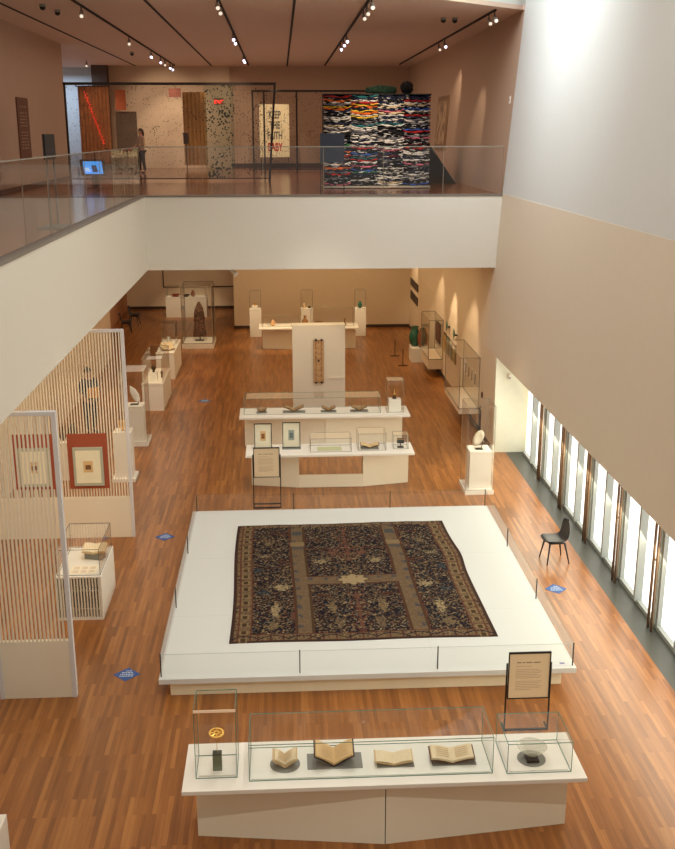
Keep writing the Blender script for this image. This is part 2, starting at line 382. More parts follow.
tag(obj('display_disc', lathe(B(), (2.74, 10.05, zc), [(.001, 0), (.16, 0), (.16, .008), (.001, .008)], 28), GREY, loc=(2.74, 10.05, zc)), 'flat grey disc under the glass bowl on nearest table', 'disc')
tag(obj('black_block', box(B(), 2.67, 2.81, 9.95, 10.1, zc+.008, zc+.04, .003), DARK, loc=(2.75, 10.05, zc)), 'small black block holding the glass bowl', 'block')
bowlm = mat('misty_glass', (206, 202, 180), .12, var=.05); bowlm.node_tree.nodes['Principled BSDF'].inputs['Alpha'].default_value = .38
tag(obj('glass_bowl', lathe(B(), (2.745, 10.06, zc+.04), [(.03, 0), (.05, .006), (.11, .07), (.165, .12), (.172, .12), (.12, .064), (.05, 0)], 28), bowlm, loc=(2.745, 10.06, zc+.04)), 'pale shallow glass bowl on black block at right of nearest table', 'bowl')

# ------------------------------------------------------------------ sign stands
def sign_stand(label, x, y, h, w, ph, rz=0, bars=1, page=mat('sign_page', (224, 202, 166), .7, var=.01), group=None, lines=True):
    t = thing('sign_stand', label, 'sign', (0, 0, 0), group)
    z1 = h; z0 = h-ph
    bm = B(); f = .014
    box(bm, -w/2, w/2, -.012, .012, z1-f*1.6, z1); box(bm, -w/2, w/2, -.012, .012, z0, z0+f)
    box(bm, -w/2, -w/2+f, -.012, .012, z0, z1); box(bm, w/2-f, w/2, -.012, .012, z0, z1)
    obj('frame', bm, DARK, t)
    pg = obj('page', box(B(), -w/2+f, w/2-f, -.004, .006, z0+f, z1-f*1.6), page, t)
    if lines:
        bm = B(); hh = ph
        x = -w*.3
        for wl in (.09, .05, .13, .15):
            box(bm, x*1.0, x+wl*w*1.1, -.006, -.004, z1-hh*.23, z1-hh*.21); x += wl*w*1.1+w*.03
        obj('title_lines', bm, mat('title_ink', (140, 122, 100), .8), pg)
        bm = B()
        for k in range(15):
            if k in (1, 8): continue
            z = z1-hh*(.30+.036*k)
            box(bm, -w*.32, w*(.3-.04*((k*7) % 3)) if k not in (0, 14) else w*.05, -.0055, -.004, z-.0022, z+.0022)
        obj('text_lines', bm, mat('text_ink', (168, 148, 122), .8), pg)
    for s in (-1, 1):
        obj('leg', tube(B(), [(s*(w/2+.012), .02, z1-ph*.25), (s*(w/2+.012), .02, .01)], .012, 6), DARK, t)
    bm = B()
    for z in [.012]+[.10]*(bars > 1): box(bm, -w/2-.02, w/2+.02, .008, .032, z-.012, z+.012)
    obj('crossbar', bm, DARK, t)
    for s in (-1, 1): obj('foot', box(B(), s*(w/2+.012)-.012, s*(w/2+.012)+.012, .0, .2, 0, .012), DARK, t)
    return t
s = sign_stand('black framed text sign on legs behind right end of nearest table', 0, 0, 1.17, .56, .68)
s.location = (3.165, 11.95, 0)
s = sign_stand('black framed text sign on legs before left of the two tier tables', 0, 0, 1.36, .55, .66, bars=2)
s.location = (-.38, 20.62, 0)
s = sign_stand('small black framed sign standing against right wall by white dish', 0, 0, 1.0, .4, .5)
s.location = (4.95, 24.9, 0); s.rotation_euler.z = -PI/2-.25

# ------------------------------------------------------------------ rug platform, rug, barrier
t = thing('rug_platform', 'large low white platform carrying the patterned carpet', 'platform', (1.15, 16.4, 0))
obj('platform_top', box(B(), -1.82, 4.14, 13.04, 19.74, .22, .30, .004), mat('platform_white', (214, 218, 214), .5, var=.01), t)
obj('platform_base', box(B(), -1.67, 3.95, 13.13, 19.6, 0, .22), mat('platform_base_cream', (240, 230, 200), .6), t)
bm = B()
for x in (-1.15,): pass
for y in (15.0, 17.3): box(bm, -1.80, 4.12, y-.002, y+.002, .3, .3008)
for x in (.17, 2.14): box(bm, x-.002, x+.002, 13.06, 19.72, .3, .3008)
obj('panel_seams', bm, mat('seam_grey', (204, 202, 192), .6), t)
tag(obj('caption_strip', box(B(), 3.52, 4.02, 13.1, 13.16, .3008, .303), mat('pale_caption', (214, 212, 214), .5), loc=(3.8, 13.13, .3)), 'thin pale caption strip with violet mark at front right platform corner', 'caption')
tag(obj('caption_mark', box(B(), 3.93, 4.0, 13.165, 13.2, .3008, .305), mat('violet_mark', (120, 116, 170), .5), loc=(3.96, 13.18, .3)), 'small violet mark on front right corner of platform', 'mark')
tag(obj('caption_strip', box(B(), -1.7, -1.35, 19.58, 19.63, .3008, .303), mat('pale_caption', (214, 212, 214), .5), loc=(-1.5, 19.6, .3)), 'thin pale caption strip at far left platform corner', 'caption')

def rug():
    W, H = 330, 400
    rs = np.random.RandomState(3)
    u = np.linspace(0, 1, W)[None, :].repeat(H, 0); v = np.linspace(0, 1, H)[:, None].repeat(W, 1)
    FL, FR, BL, BR = map(np.array, ((-.88, 14.04), (3.21, 14.06), (-.93, 18.84), (3.09, 18.92)))
    P = (FL*(1-u[..., None])+FR*u[..., None])*(1-v[..., None])+(BL*(1-u[..., None])+BR*u[..., None])*v[..., None]
    wob = .02*np.sin(v*6.28)*(1-u)+(.055*np.exp(-((v-.66)/.12)**2))*u**2
    P[..., 0] += wob
    P[..., 1] += .012*np.sin(u*11)
    z = .301+.008+.002*np.sin(u*40)*np.sin(v*33)
    L = lambda c: np.array(lin(c))
    navy, tan, rust, teal, light, brown, chan, pink, maroon = map(L, ((24, 24, 32), (146, 124, 90), (98, 58, 44), (50, 70, 82), (190, 168, 126), (84, 66, 46), (116, 96, 72), (132, 90, 72), (58, 40, 34)))
    C = np.zeros((H, W, 3)); 
    uw = u*4.09; vw = v*4.84
    # mirrored speckle field of curling leaves
    half = rs.rand(H//2+1, W//4+1)
    def blur(a, k):
        for _ in range(k): a = (a+np.roll(a, 1, 0)+np.roll(a, -1, 0)+np.roll(a, 1, 1)+np.roll(a, -1, 1))/5
        return a
    f = rs.rand(H, W); f = blur(f, 1); f = (f+f[:, ::-1])/2
    g = blur(rs.rand(H, W), 6); g = (g+g[:, ::-1])/2; g = (g-g.mean())/g.std()
    k1 = blur(rs.rand(H, W), 2); k1 = (k1-k1.mean())/k1.std()
    fs = (f-f.mean())/f.std()
    C[:] = navy*1.1
    low = g < -.4
    C[low] = navy*.7+maroon*.35
    m = fs > .55; C[m] = tan*.62
    m2 = (fs > .3) & (k1 > .55); C[m2] = rust
    m3 = (fs > .4) & (k1 < -1.0); C[m3] = teal
    m4 = fs > 1.5; C[m4] = light*.62
    swirl = np.abs(np.sin(uw*16+2.2*np.sin(vw*11)))*np.abs(np.sin(vw*14+2.*np.cos(uw*9)))
    C[(swirl > .86) & (fs > -.6)] = tan*.5
    # larger animals, trees and blooms
    def blob(cu, cv, ru, rv, col, p=.75):
        for s_ in (cu, 1-cu if cu != .5 else cu):
            d = ((u-s_)/ru)**2+((v-cv)/rv)**2
            mk = (d < 1+.5*k1) & (rs.rand(H, W) < p); C[mk] = np.asarray(col)*.72
    for cu, cv, ru, rv, col in ((.17, .22, .018, .045, light), (.16, .11, .02, .03, tan), (.2, .4, .03, .02, light), (.12, .36, .025, .014, teal), (.22, .62, .03, .012, rust), (.15, .8, .02, .02, tan),
            (.4, .24, .016, .045, tan), (.42, .12, .018, .035, chan*1.2), (.37, .33, .03, .012, rust), (.36, .16, .035, .01, maroon*1.6), (.44, .7, .02, .03, pink), (.2, .9, .05, .01, rust), (.35, .83, .06, .008, rust), (.1, .55, .02, .02, teal), (.24, .18, .012, .03, pink*.8), (.38, .62, .03, .02, light*.8), (.13, .68, .03, .012, light*.7)):
        blob(cu, cv, ru, rv, col)
    # tree lines in the centre column
    for lo, hi in ((.05, .36), (.62, .95)):
        mk = (np.abs(u-.503) < .0045+.006*(np.abs(np.sin(vw*9)) > .8)) & (v > lo) & (v < hi); C[mk] = pink*.6
        mk = (np.abs(np.abs(u-.503)-(.02+.012*np.sin(vw*16))) < .003) & (v > lo) & (v < hi); C[mk] = rust
    mk = (np.abs(v-.74) < .004) & (u > .33) & (u < .69); C[mk] = rust*.9
    # water channels
    def channel(mask, axis):
        C[mask] = chan*(.92+.12*k1[mask][:, None].clip(-1, 1))
        fish = mask & (np.abs(np.sin(vw*9+axis))*np.abs(np.sin(uw*13)) > .80) & (fs > -.5); C[fish] = navy*1.6+.05
    for cu in (.283, .722):
        wd = .0265
        rim = np.abs(u-cu) < wd+.012; C[rim & (v > .05) & (v < .965)] = rust*.8
        rim2 = np.abs(u-cu) < wd+.007; C[rim2 & (v > .05) & (v < .965)] = brown*.8
        channel((np.abs(u-cu) < wd) & (v > .05) & (v < .965), cu)
        sq = (np.abs(u-cu) < wd*.8) & (np.abs(v-.9) < .02); C[sq] = teal*.6+chan*.3
        sq = (np.abs(u-cu) < wd*1.2) & (np.abs(v-.79) < .02); C[sq] = tan*.8
        sq = (np.abs(u-cu) < wd*.9) & (np.abs(v-.75) < .012); C[sq] = teal*.5+chan*.4
    mc = (np.abs(v-.455) < .03) & (u > .31) & (u < .695); rim = (np.abs(v-.455) < .038) & (u > .31) & (u < .695)
    C[rim] = rust*.7; channel(mc, 3)
    d = np.maximum(np.abs(u-.503)/.062, np.abs(v-.455)/.028); d2 = np.maximum(np.abs(u-.503)/.035, np.abs(v-.455)/.042)
    d3 = np.hypot((u-.503)/.058, (v-.455)/.04); th_ = np.arctan2((v-.455)/.046, (u-.503)/.066); r_ = np.hypot((u-.503)/.066, (v-.455)/.046); med = r_ < .86+.12*np.cos(8*th_); rim = r_ < .98+.12*np.cos(8*th_)
    C[rim] = brown; C[med] = light*.68
    C[med & (np.abs(np.sin(uw*17)*np.sin(vw*13)) > .9)] = tan*.8
    # borders
    def band(mask, t_):
        C[mask] = brown*1.3+tan*.22
        tick = mask & (np.sin(t_*62) > .55); C[tick] = tan*.75
        tick = mask & (np.sin(t_*31+1) > .93); C[tick] = rust*.9
        nz_ = mask & (fs > 1.0); C[nz_] = navy*1.5
    el = u < .075; er = u > .925; ef = v < .05; eb = v > .972
    band(el, vw); band(er, vw); band(ef, uw); band(eb, uw)
    for mk in ((u < .014), (u > .986), (v < .012), (v > .994)): C[mk] = maroon*1.3
    for mk in ((np.abs(u-.078) < .004), (np.abs(u-.922) < .004), ((np.abs(v-.052) < .003) & (u > .02) & (u < .98)), (np.abs(u-.03) < .003), (np.abs(u-.97) < .003)): C[mk] = rust*.9
    arc = (v < .048) & (v > .014) & (np.abs((v-.02)-.022*np.abs(np.sin(uw*7))) < .003); C[arc] = navy*1.5
    # hanging lengthwise border cartouches
    for e_, c0 in ((el, .05), (er, .95)):
        mk = e_ & (np.abs(u-c0) < .014) & (np.sin(vw*24) > -.2); C[mk] = tan*.8
        mk = e_ & (np.abs(u-c0) < .009) & (np.sin(vw*24) > .2); C[mk] = brown*.7
    C *= .92+.16*rs.rand(H, W)[..., None]
    n = W*H
    top = np.concatenate([P, z[..., None]], 2).reshape(-1, 3)
    idx = np.arange(n).reshape(H, W)
    faces = np.stack([idx[:-1, :-1], idx[:-1, 1:], idx[1:, 1:], idx[1:, :-1]], -1).reshape(-1, 4)
    ring = np.concatenate([idx[0, :], idx[1:, -1], idx[-1, -2::-1], idx[-2:0:-1, 0]])
    low_ = top[ring].copy(); low_[:, 2] = .301
    li = n+np.arange(len(ring)); nr = np.roll(ring, -1); nl = np.roll(li, -1)
    sides = np.stack([li, nl, nr, ring], -1)
    allv = np.concatenate([top, low_]); allf = np.concatenate([faces, sides])
    c0 = np.array([1.15, 16.4, .301]); allv = allv-c0
    me = bpy.data.meshes.new('carpet'); me.vertices.add(len(allv)); me.vertices.foreach_set('co', allv.ravel())
    me.loops.add(allf.size); me.loops.foreach_set('vertex_index', allf.ravel().astype('i'))
    me.polygons.add(len(allf)); me.polygons.foreach_set('loop_start', np.arange(0, allf.size, 4)); me.polygons.foreach_set('loop_total', np.full(len(allf), 4))
    me.update(); me.validate()
    ca = me.color_attributes.new('weave', 'FLOAT_COLOR', 'POINT')
    cols = np.ones((len(allv), 4)); cols[:n, :3] = C.reshape(-1, 3); cols[n:, :3] = maroon
    ca.data.foreach_set('color', cols.astype('f').ravel())
    m = bpy.data.materials.new('woven_wool'); m.use_nodes = True; nt = m.node_tree; b = nt.nodes['Principled BSDF']
    at = nt.nodes.new('ShaderNodeAttribute'); at.attribute_name = 'weave'
    nz = nt.nodes.new('ShaderNodeTexNoise'); nz.inputs['Scale'].default_value = 60
    hs = nt.nodes.new('ShaderNodeHueSaturation'); hs.inputs['Saturation'].default_value = 1.0
    mr = nt.nodes.new('ShaderNodeMapRange'); mr.inputs[3].default_value = .68; mr.inputs[4].default_value = 1.05
    tc = nt.nodes.new('ShaderNodeTexCoord')
    nt.links.new(tc.outputs['Object'], nz.inputs['Vector'])
    nt.links.new(nz.outputs['Fac'], mr.inputs[0]); nt.links.new(mr.outputs[0], hs.inputs['Value'])
    nt.links.new(at.outputs['Color'], hs.inputs['Color']); nt.links.new(hs.outputs[0], b.inputs['Base Color'])
    b.inputs['Roughness'].default_value = .95; b.inputs['Specular IOR Level'].default_value = .1
    me.materials.append(m)
    o = bpy.data.objects.new('carpet', me); COL.objects.link(o); o.location = c0
    tag(o, 'large dark antique garden carpet with tan water channels on white platform', 'carpet')
rug()

t = thing('glass_barrier', 'low clear glass barrier on thin dark posts around carpet platform', 'barrier', (1.15, 16.4, .3))
X4 = [-1.79, .17, 2.14, 4.1]; YL = [13.12, 15.32, 17.55, 19.72]
for y in (13.12, 19.72):
    for x in X4: obj('post', box(B(), x-.008, x+.008, y-.008, y+.008, .3, .66), mat('post_grey', (52, 54, 52), .4), t)
    for x0, x1 in zip(X4, X4[1:]):
        g = obj('glass_panel', quad(B(), (x0+.01, y, .31), (x1-.01, y, .31), (x1-.01, y, .645), (x0+.01, y, .645)), GLASS, t)
        obj('top_edge', box(B(), x0+.01, x1-.01, y-.003, y+.003, .645, .649), EDGEL if y < 15 else EDGEB, g)
for x in (-1.79, 4.1):
    for y in YL[1:3]: obj('post', box(B(), x-.008, x+.008, y-.008, y+.008, .3, .66), mat('post_grey', (52, 54, 52), .4), t)
    for y0, y1 in zip(YL, YL[1:]):
        g = obj('glass_panel', quad(B(), (x, y0+.01, .31), (x, y1-.01, .31), (x, y1-.01, .645), (x, y0+.01, .645)), GLASS, t)
        obj('top_edge', box(B(), x-.003, x+.003, y0+.01, y1-.01, .645, .649), EDGEB, g)

# ------------------------------------------------------------------ tables behind the carpet
T2 = slab_table('display_table', 'white display table with open knee space before the book table', -.86, 2.89, 21.66, 22.5,
    [[(-.75, 22.15), (.32, 21.92), (.32, 22.42), (-.75, 22.42)], [(1.76, 21.92), (2.81, 22.15), (2.81, 22.42), (1.76, 22.42)]])
obj('lower_board', box(B(), .32, 1.76, 21.92, 21.97, 0, .29), mat('base_white', (0, 0, 0)), T2)
def framed_page(label, x0, x1, z0, z1, y, inner, base=True):
    t = thing('framed_page', label, 'framed page', ((x0+x1)/2, y, TZ))
    bm = B(); f = .014
    box(bm, x0, x1, y-.02, y+.02, z1-f, z1); box(bm, x0, x1, y-.02, y+.02, z0, z0+f); box(bm, x0, x0+f, y-.02, y+.02, z0, z1); box(bm, x1-f, x1, y-.02, y+.02, z0, z1)
    obj('frame', bm, DARK, t)
    mt = obj('mount', box(B(), x0+f, x1-f, y-.006, y+.012, z0+f, z1-f), MATB, t)
    cx, cz = (x0+x1)/2, (z0+z1)/2; w, h = (x1-x0)*.16, (z1-z0)*.2
    pg = obj('page', box(B(), cx-w, cx+w, y-.012, y-.006, cz-h, cz+h), inner[0], t)
    obj('miniature', box(B(), cx-w*.6, cx+w*.6, y-.015, y-.012, cz-h*.55, cz+h*.45), inner[1], pg)
    obj('base', box(B(), x0-.01, x1+.01, y-.09, y+.09, TZ, z0 if z0 > TZ+.004 else TZ+.012), GREY if base else WHITE, t)
    return t
framed_page('black framed tan manuscript page, left of two on knee space table', -.67, -.28, .87, 1.44, 22.18, (PAPER, mat('brown_mini', (150, 96, 54), .8, var=.5, scale=40)))
framed_page('black framed grey manuscript page, right of two on knee space table', -.04, .36, .87, 1.46, 22.18, (mat('grey_page', (150, 160, 150), .8, var=.2, scale=30), mat('slate_mini', (104, 120, 120), .8, var=.4, scale=40)))
glass_case('low wide glass case with single flat leaf on knee space table', .58, 1.49, 21.85, 22.35, TZ, 1.16, EDGEB)
tag(obj('manuscript_leaf', box(B(), .74, 1.28, 21.95, 22.2, TZ+.001, TZ+.02, .003), mat('greenish_leaf', (196, 196, 150), .8), loc=(1, 22.1, TZ)), 'flat pale green leaf in low wide case', 'manuscript')
glass_case('taller glass case over open book on knee space table', 1.65, 2.27, 21.9, 22.42, TZ, 1.24, EDGEB)
cradle('grey support under open book in taller case on knee space table', 1.72, 2.12, 21.98, 22.2, TZ+.001)
book('open_book', 'open book on grey support in taller case on knee space table', 1.92, 22.1, TZ+.016, .42, .14, 16, .015, LEATHER, PAPER, inkm=None)
glass_case('smallest glass case over black object, right end of knee space table', 2.45, 2.78, 21.98, 22.3, TZ, 1.17, EDGEB)
t = thing('black_inkwell', 'small black object on stand in smallest case of knee space table', 'artifact', (2.62, 22.12, TZ))
obj('stand', box(B(), 2.55, 2.69, 22.06, 22.18, TZ+.001, TZ+.02), DARK, t); obj('stem', tube(B(), [(2.62, 22.12, TZ+.02), (2.62, 22.12, TZ+.1)], .01), DARK, t)
obj('body', box(B(), 2.54, 2.70, 22.08, 22.16, TZ+.1, TZ+.21, .008), mat('black_lacquer', (30, 24, 20), .3), t)
obj('gilt_rim', box(B(), 2.538, 2.702, 22.078, 22.162, TZ+.19, TZ+.2), GOLD, t)

T3 = slab_table('display_table', 'long white book table before the carved panel wall', -1.12, 3.18, 24.82, 25.78,
    [[(-1.0, 25.2), (1.03, 24.98), (1.03, 25.6), (-1.0, 25.6)], [(1.04, 24.98), (3.02, 25.2), (3.02, 25.6), (1.04, 25.6)]])
glass_case('long glass case over four small open books on far book table', -1.0, 2.45, 25.1, 25.72, TZ, 1.26, EDGE)
for i, (x, w) in enumerate(((-.56, .24), (.26, .52), (1.14, .36), (1.92, .42))):
    n = ['leftmost and smallest', 'second and widest', 'third', 'rightmost'][i]
    cradle('grey support under the %s book in the far book case' % n, x-w*.55, x+w*.55, 25.2, 25.42, TZ+.001)
    book('open_book', '%s of four open books in the far book case' % n, x, 25.33, TZ+.016, w, .14, 26, .012, LEATHER, mat('shadowed_page', (158, 126, 86), .8), inkm=None)  # darker page copy with the shade put into its colour
glass_case('square glass case on right end of far book table', 2.62, 3.04, 25.12, 25.5, TZ, 1.68, EDGEB)
tag(obj('plinth_block', box(B(), 2.67, 2.98, 25.15, 25.4, TZ+.001, 1.17, .004), WHITE, loc=(2.82, 25.3, TZ)), 'white cube plinth inside case at right end of far book table', 'plinth')
t = thing('bronze_figurine', 'tiny gold and dark figurine on white cube in square case', 'artifact', (2.82, 25.28, 1.17))
obj('body', lathe(B(), (2.82, 25.28, 1.17), [(.05, 0), (.055, .04), (.03, .07), (.02, .1)], 12), mat('dark_bronze', (70, 52, 30), .4, metal=.5), t, True)
obj('finial', lathe(B(), (2.82, 25.28, 1.27), [(.02, 0), (.028, .03), (.012, .06), (.008, .13), (.001, .14)], 10), GOLD, t, True)

# free-standing panel wall with carved wood panel
t = thing('partition_panel', 'tall white free standing panel holding the carved wood panel', 'partition', (1.0, 28.6, 0))
obj('panel', box(B(), .27, 1.76, 28.5, 28.9, 0, 2.5, .004), WHITE, t)
obj('ledge', box(B(), 1.3, 1.755, 28.47, 28.5, .95, 1.0), WHITE, t)
t = thing('carved_panel', 'narrow carved wooden panel with dark mounts on the white partition', 'artifact', (1.0, 28.4, 1.4))
wd = mat('carved_wood', (176, 136, 96), .7, var=.35, scale=24, bump=.6)
obj('board', box(B(), .86, 1.15, 28.42, 28.49, .86, 2.08, .006), wd, t)
bm = B()
box(bm, .875, .90, 28.405, 28.42, .9, 2.04); box(bm, 1.11, 1.135, 28.405, 28.42, .9, 2.04)
for k in range(7):
    z = .98+.16*k; lathe(bm, (1.005, 28.415, z), [(.03, -.004), (.06, -.004), (.06, .006), (.03, .006), (.03, -.004)], 12, Matrix.Rotation(PI/2, 4, 'X'))
    for s_ in (-1, 1): tube(bm, [(1.005+s_*.06, 28.412, z+.02), (1.005+s_*.04, 28.412, z+.08), (1.005, 28.412, z+.1)], .009, 5)
obj('relief', bm, mat('pale_relief', (204, 168, 124), .7, var=.2, scale=30), t)
obj('boss', lathe(B(), (1.005, 28.40, 1.5), [(.001, .03), (.03, .02), (.035, -.01)], 12, Matrix.Rotation(PI/2, 4, 'X')), LEATHER, t)
bm = B()
for z in (.84, 2.07):
    for x in (.9, 1.06): box(bm, x, x+.06, 28.40, 28.49, z, z+.04)
obj('mount_clips', bm, DARK, t)
struct  # partition edge

# ------------------------------------------------------------------ far table and pedestals
t = slab_table('display_table', 'farthest white table with bowed front behind the partition', -.86, 2.78, 36.95, 38.0,
    [[(-.74, 37.5), (.95, 37.2), (.95, 37.9), (-.74, 37.9)], [(.96, 37.2), (2.7, 37.45), (2.7, 37.9), (.96, 37.9)]])
glass_case('left low glass case on the farthest white table', -.72, .62, 37.3, 37.85, TZ, 1.2, EDGEB)
glass_case('right tall glass case on the farthest white table', 1.05, 2.62, 37.3, 37.85, TZ, 1.5, EDGEB)
def vase(name, label, cat, c, prof, m, seg=16, neck=None):
    t = thing(name, label, cat, c)
    obj('body', lathe(B(), c, prof, seg), m, t, True)
    r, z = prof[-1]
    obj('rim', lathe(B(), (c[0], c[1], c[2]+z), [(r*.8, 0), (r*1.15, 0), (r*1.15, .008), (r*.8, .008), (r*.8, 0)], seg), neck or m, t)
    return t
BRZ = mat('worn_bronze', (150, 104, 60), .4, metal=.4, var=.2)
vase('round_flask', 'small pale flask in left case of farthest white table', 'vessel', (-.35, 37.5, TZ+.001), [(.05, 0), (.09, .05), (.1, .12), (.05, .18), (.03, .22)], mat('pale_clay', (220, 170, 120), .5))
vase('small_bowl', 'small white bowl at right of left case on farthest table', 'bowl', (.4, 37.5, TZ+.001), [(.03, 0), (.08, .03), (.11, .07)], WHITE)
vase('bronze_ewer', 'bronze jug standing between cases on the farthest table', 'jug', (.83, 37.45, TZ+.001), [(.06, 0), (.11, .08), (.12, .16), (.06, .25), (.04, .33), (.06, .36)], BRZ)
vase('bronze_bowl', 'dark bronze bowl in right case of farthest table', 'bowl', (1.35, 37.5, TZ+.001), [(.05, 0), (.12, .06), (.14, .12)], BRZ)
vase('bronze_candlestick', 'slim bronze candlestick at right end of farthest table', 'candlestick', (2.3, 37.5, TZ+.001), [(.07, 0), (.03, .05), (.02, .2), (.04, .24)], BRZ)
def pedestal(label, x0, x1, y0, y1, z, gtop=None, slab=None, edge=EDGEB, glabel=None, m=WHITE):
    t = thing('pedestal', label, 'pedestal', ((x0+x1)/2, (y0+y1)/2, 0))
    obj('plinth', box(B(), x0, x1, y0, y1, slab[4] if slab else 0, z-.03, .003), m, t)
    obj('plinth_top', box(B(), x0-.004, x1+.004, y0-.004, y1+.004, z-.03, z, .002), WHITE, t)
    if slab: obj('base_slab', box(B(), slab[0], slab[1], slab[2], slab[3], 0, slab[4], .004), WHITE, t)
    if gtop:
        if slab: glass_case(glabel, slab[0]+.02, slab[1]-.02, slab[2]+.02, slab[3]-.02, slab[4], gtop, edge)
        else: glass_case(glabel, x0+.01, x1-.01, y0+.01, y1-.01, z, gtop, edge)
    return t
pedestal('white pedestal with white cube, left one before far wall', -1.27, -.82, 39.75, 40.2, 1.08, 1.8, glabel='glass hood over left pedestal before far wall')
pedestal('white pedestal, middle one before far wall behind partition', .73, 1.2, 39.75, 40.2, 1.08, 1.8, glabel='glass hood over middle pedestal before far wall')
pedestal('white pedestal with green jar, right one before far wall', 2.83, 3.27, 39.75, 40.2, 1.08, 1.8, glabel='glass hood over right pedestal before far wall')
tag(obj('plinth_block', box(B(), -1.17, -.95, 39.87, 40.07, 1.081, 1.2, .004), WHITE, loc=(-1.06, 39.9, 1.08)), 'small white cube on left pedestal before far wall', 'plinth')
vase('small_cup', 'small gilt cup on white cube of left far pedestal', 'cup', (-1.06, 39.97, 1.2), [(.03, 0), (.045, .04), (.05, .09)], GOLD)
vase('small_ewer', 'small pale bottle at left on middle far pedestal', 'vessel', (.86, 39.95, 1.081), [(.04, 0), (.07, .06), (.03, .13), (.02, .2)], mat('buff_glaze', (212, 176, 128), .4))
vase('dark_cup', 'small dark cup at right on middle far pedestal', 'cup', (1.06, 39.95, 1.081), [(.03, 0), (.06, .04), (.05, .08)], mat('dark_bronze', (0, 0, 0)))
vase('green_jar', 'green glazed jar on right pedestal before far wall', 'jar', (3.05, 39.95, 1.081), [(.05, 0), (.085, .05), (.09, .15), (.06, .2), (.05, .25)], mat('green_glaze', (40, 96, 74), .25, var=.2, scale=20))

# ------------------------------------------------------------------ right side: dish pedestal, wall cases
pedestal('square white pedestal with leaning white dish near right wall', 4.07, 4.55, 21.35, 21.85, .95, 2.0, (3.96, 4.6, 21.2, 22.0, .1), glabel='tall glass hood around the leaning white dish pedestal')
t = thing('white_dish', 'large white dish tilted on a black mount by right wall', 'dish', (4.31, 21.6, .95))
obj('mount', box(B(), 4.22, 4.38, 21.5, 21.62, .951, .965), DARK, t)
obj('stem', tube(B(), [(4.36, 21.6, .96), (4.4, 21.62, 1.1)], .008), DARK, t)
Mx = Matrix.Rotation(math.radians(-58), 4, 'Y') @ Matrix.Rotation(math.radians(15), 4, 'X')
obj('plate', lathe(B(), (4.32, 21.6, 1.17), [(.001, 0), (.07, 0), (.09, .012), (.19, .04), (.193, .046), (.09, .02), (.07, .008), (.001, .008)], 32, Mx), mat('cream_glaze', (240, 228, 200), .3, var=.05), t, True)
def wall_case(label, x0, y0, y1, z0, z1, tray):
    t = glass_case(label, x0, 5.19, y0, y1, z0+tray, z1, EDGEB, name='wall_display_case', w=.009)
    obj('tray', box(B(), x0, 5.195, y0, y1, z0, z0+tray-.001, .003), CREAM_WALL, t)
    return t
wall_case('nearer wall mounted glass case with four narrow strips, right wall', 4.67, 26.3, 28.75, .45, 1.98, .14)
wall_case('farther wall mounted glass case with dark textile, right wall', 4.73, 32.6, 34.4, .25, 1.86, .32)
for i in range(4):
    y = 28.3-.48*i
    t = thing('wall_strip', 'narrow brown strip in nearer wall case, %s from the far end' % ['first', 'second', 'third', 'fourth'][i], 'artifact', (5.17, y, 1.1), 'narrow strips in nearer wall case')
    obj('mount', box(B(), 5.188, 5.199, y-.05, y+.05, 1.08, 1.46), MATB, t)
    obj('strip', box(B(), 5.176, 5.188, y-.03, y+.03, 1.12, 1.42), LEATHER, t)
t = thing('framed_textile', 'dark framed textile panel inside farther wall case', 'framed textile', (5.17, 33.6, 1.2))
obj('frame', box(B(), 5.17, 5.199, 33.15, 34.1, .95, 1.62), mat('dark_frame', (60, 42, 32), .6), t)
obj('textile', box(B(), 5.16, 5.17, 33.22, 34.03, 1.0, 1.57), mat('red_brown_textile', (104, 62, 48), .9, var=.6, scale=18), t)
tilec = [('ochre and cream', (206, 166, 96)), ('green glazed', (84, 124, 96)), ('blue green glazed', (70, 116, 116)), ('olive glazed', (120, 128, 70))]
for i, (n, c) in enumerate(tilec):
    y = 32.1-.62*i
    t = thing('wall_tile', '%s tile panel on right wall between the two wall cases' % n, 'tile', (5.17, y, 1.1))
    obj('tile', box(B(), 5.15, 5.199, y-.22, y+.22, 1.0, 1.5, .004), mat('tile_%s' % n, c, .3, var=.4, scale=12), t)
    obj('tile_border', box(B(), 5.165, 5.198, y-.25, y+.25, .97, 1.53), mat('tile_edge', (90, 70, 50), .6), t)
for y, n in ((31.35, 'farther'), (30.0, 'nearer')):
    t = thing('wall_plate', '%s small green plate high on right wall above tiles' % n, 'plate', (5.15, y, 1.9))
    obj('plate', lathe(B(), (5.13, y, 1.92), [(.001, 0), (.06, 0), (.15, .03), (.155, .036), (.06, .01), (.001, .01)], 20, Matrix.Rotation(-PI/2, 4, 'Y')), mat('green_plate', (92, 132, 110), .3, var=.4, scale=14), t, True)
    obj('bracket', box(B(), 5.13, 5.2, y-.03, y+.03, 1.86, 1.9), DARK, t)
tag(obj('wall_picture', box(B(), 5.165, 5.199, 38.9, 41.1, 1.82, 2.1), mat('dark_panel', (52, 38, 32), .6, var=.5, scale=5), loc=(5.18, 40, 1.9)), 'upper long dark inscription panel on right wall near far corner', 'wall panel')
t = thing('wall_picture', 'lower row of dark framed calligraphy panels near far corner', 'wall panel', (5.18, 40, 1.4))
for k in range(3): obj('panel', box(B(), 5.165, 5.199, 38.95+.74*k, 39.6+.74*k, 1.28, 1.6), mat('dark_panel', (0, 0, 0)), t)
tag(obj('wall_label', box(B(), 5.17, 5.199, 26.6-.8, 26.6-.7, 1.02, 1.16), LEATHER, loc=(5.19, 25.8, 1.1)), 'tiny brown plate on right wall beyond the white dish pedestal', 'wall plate')
t = thing('door_sensor', 'small white wall box on pale end wall by windows', 'sensor', (5.55, 24.29, 1.95))
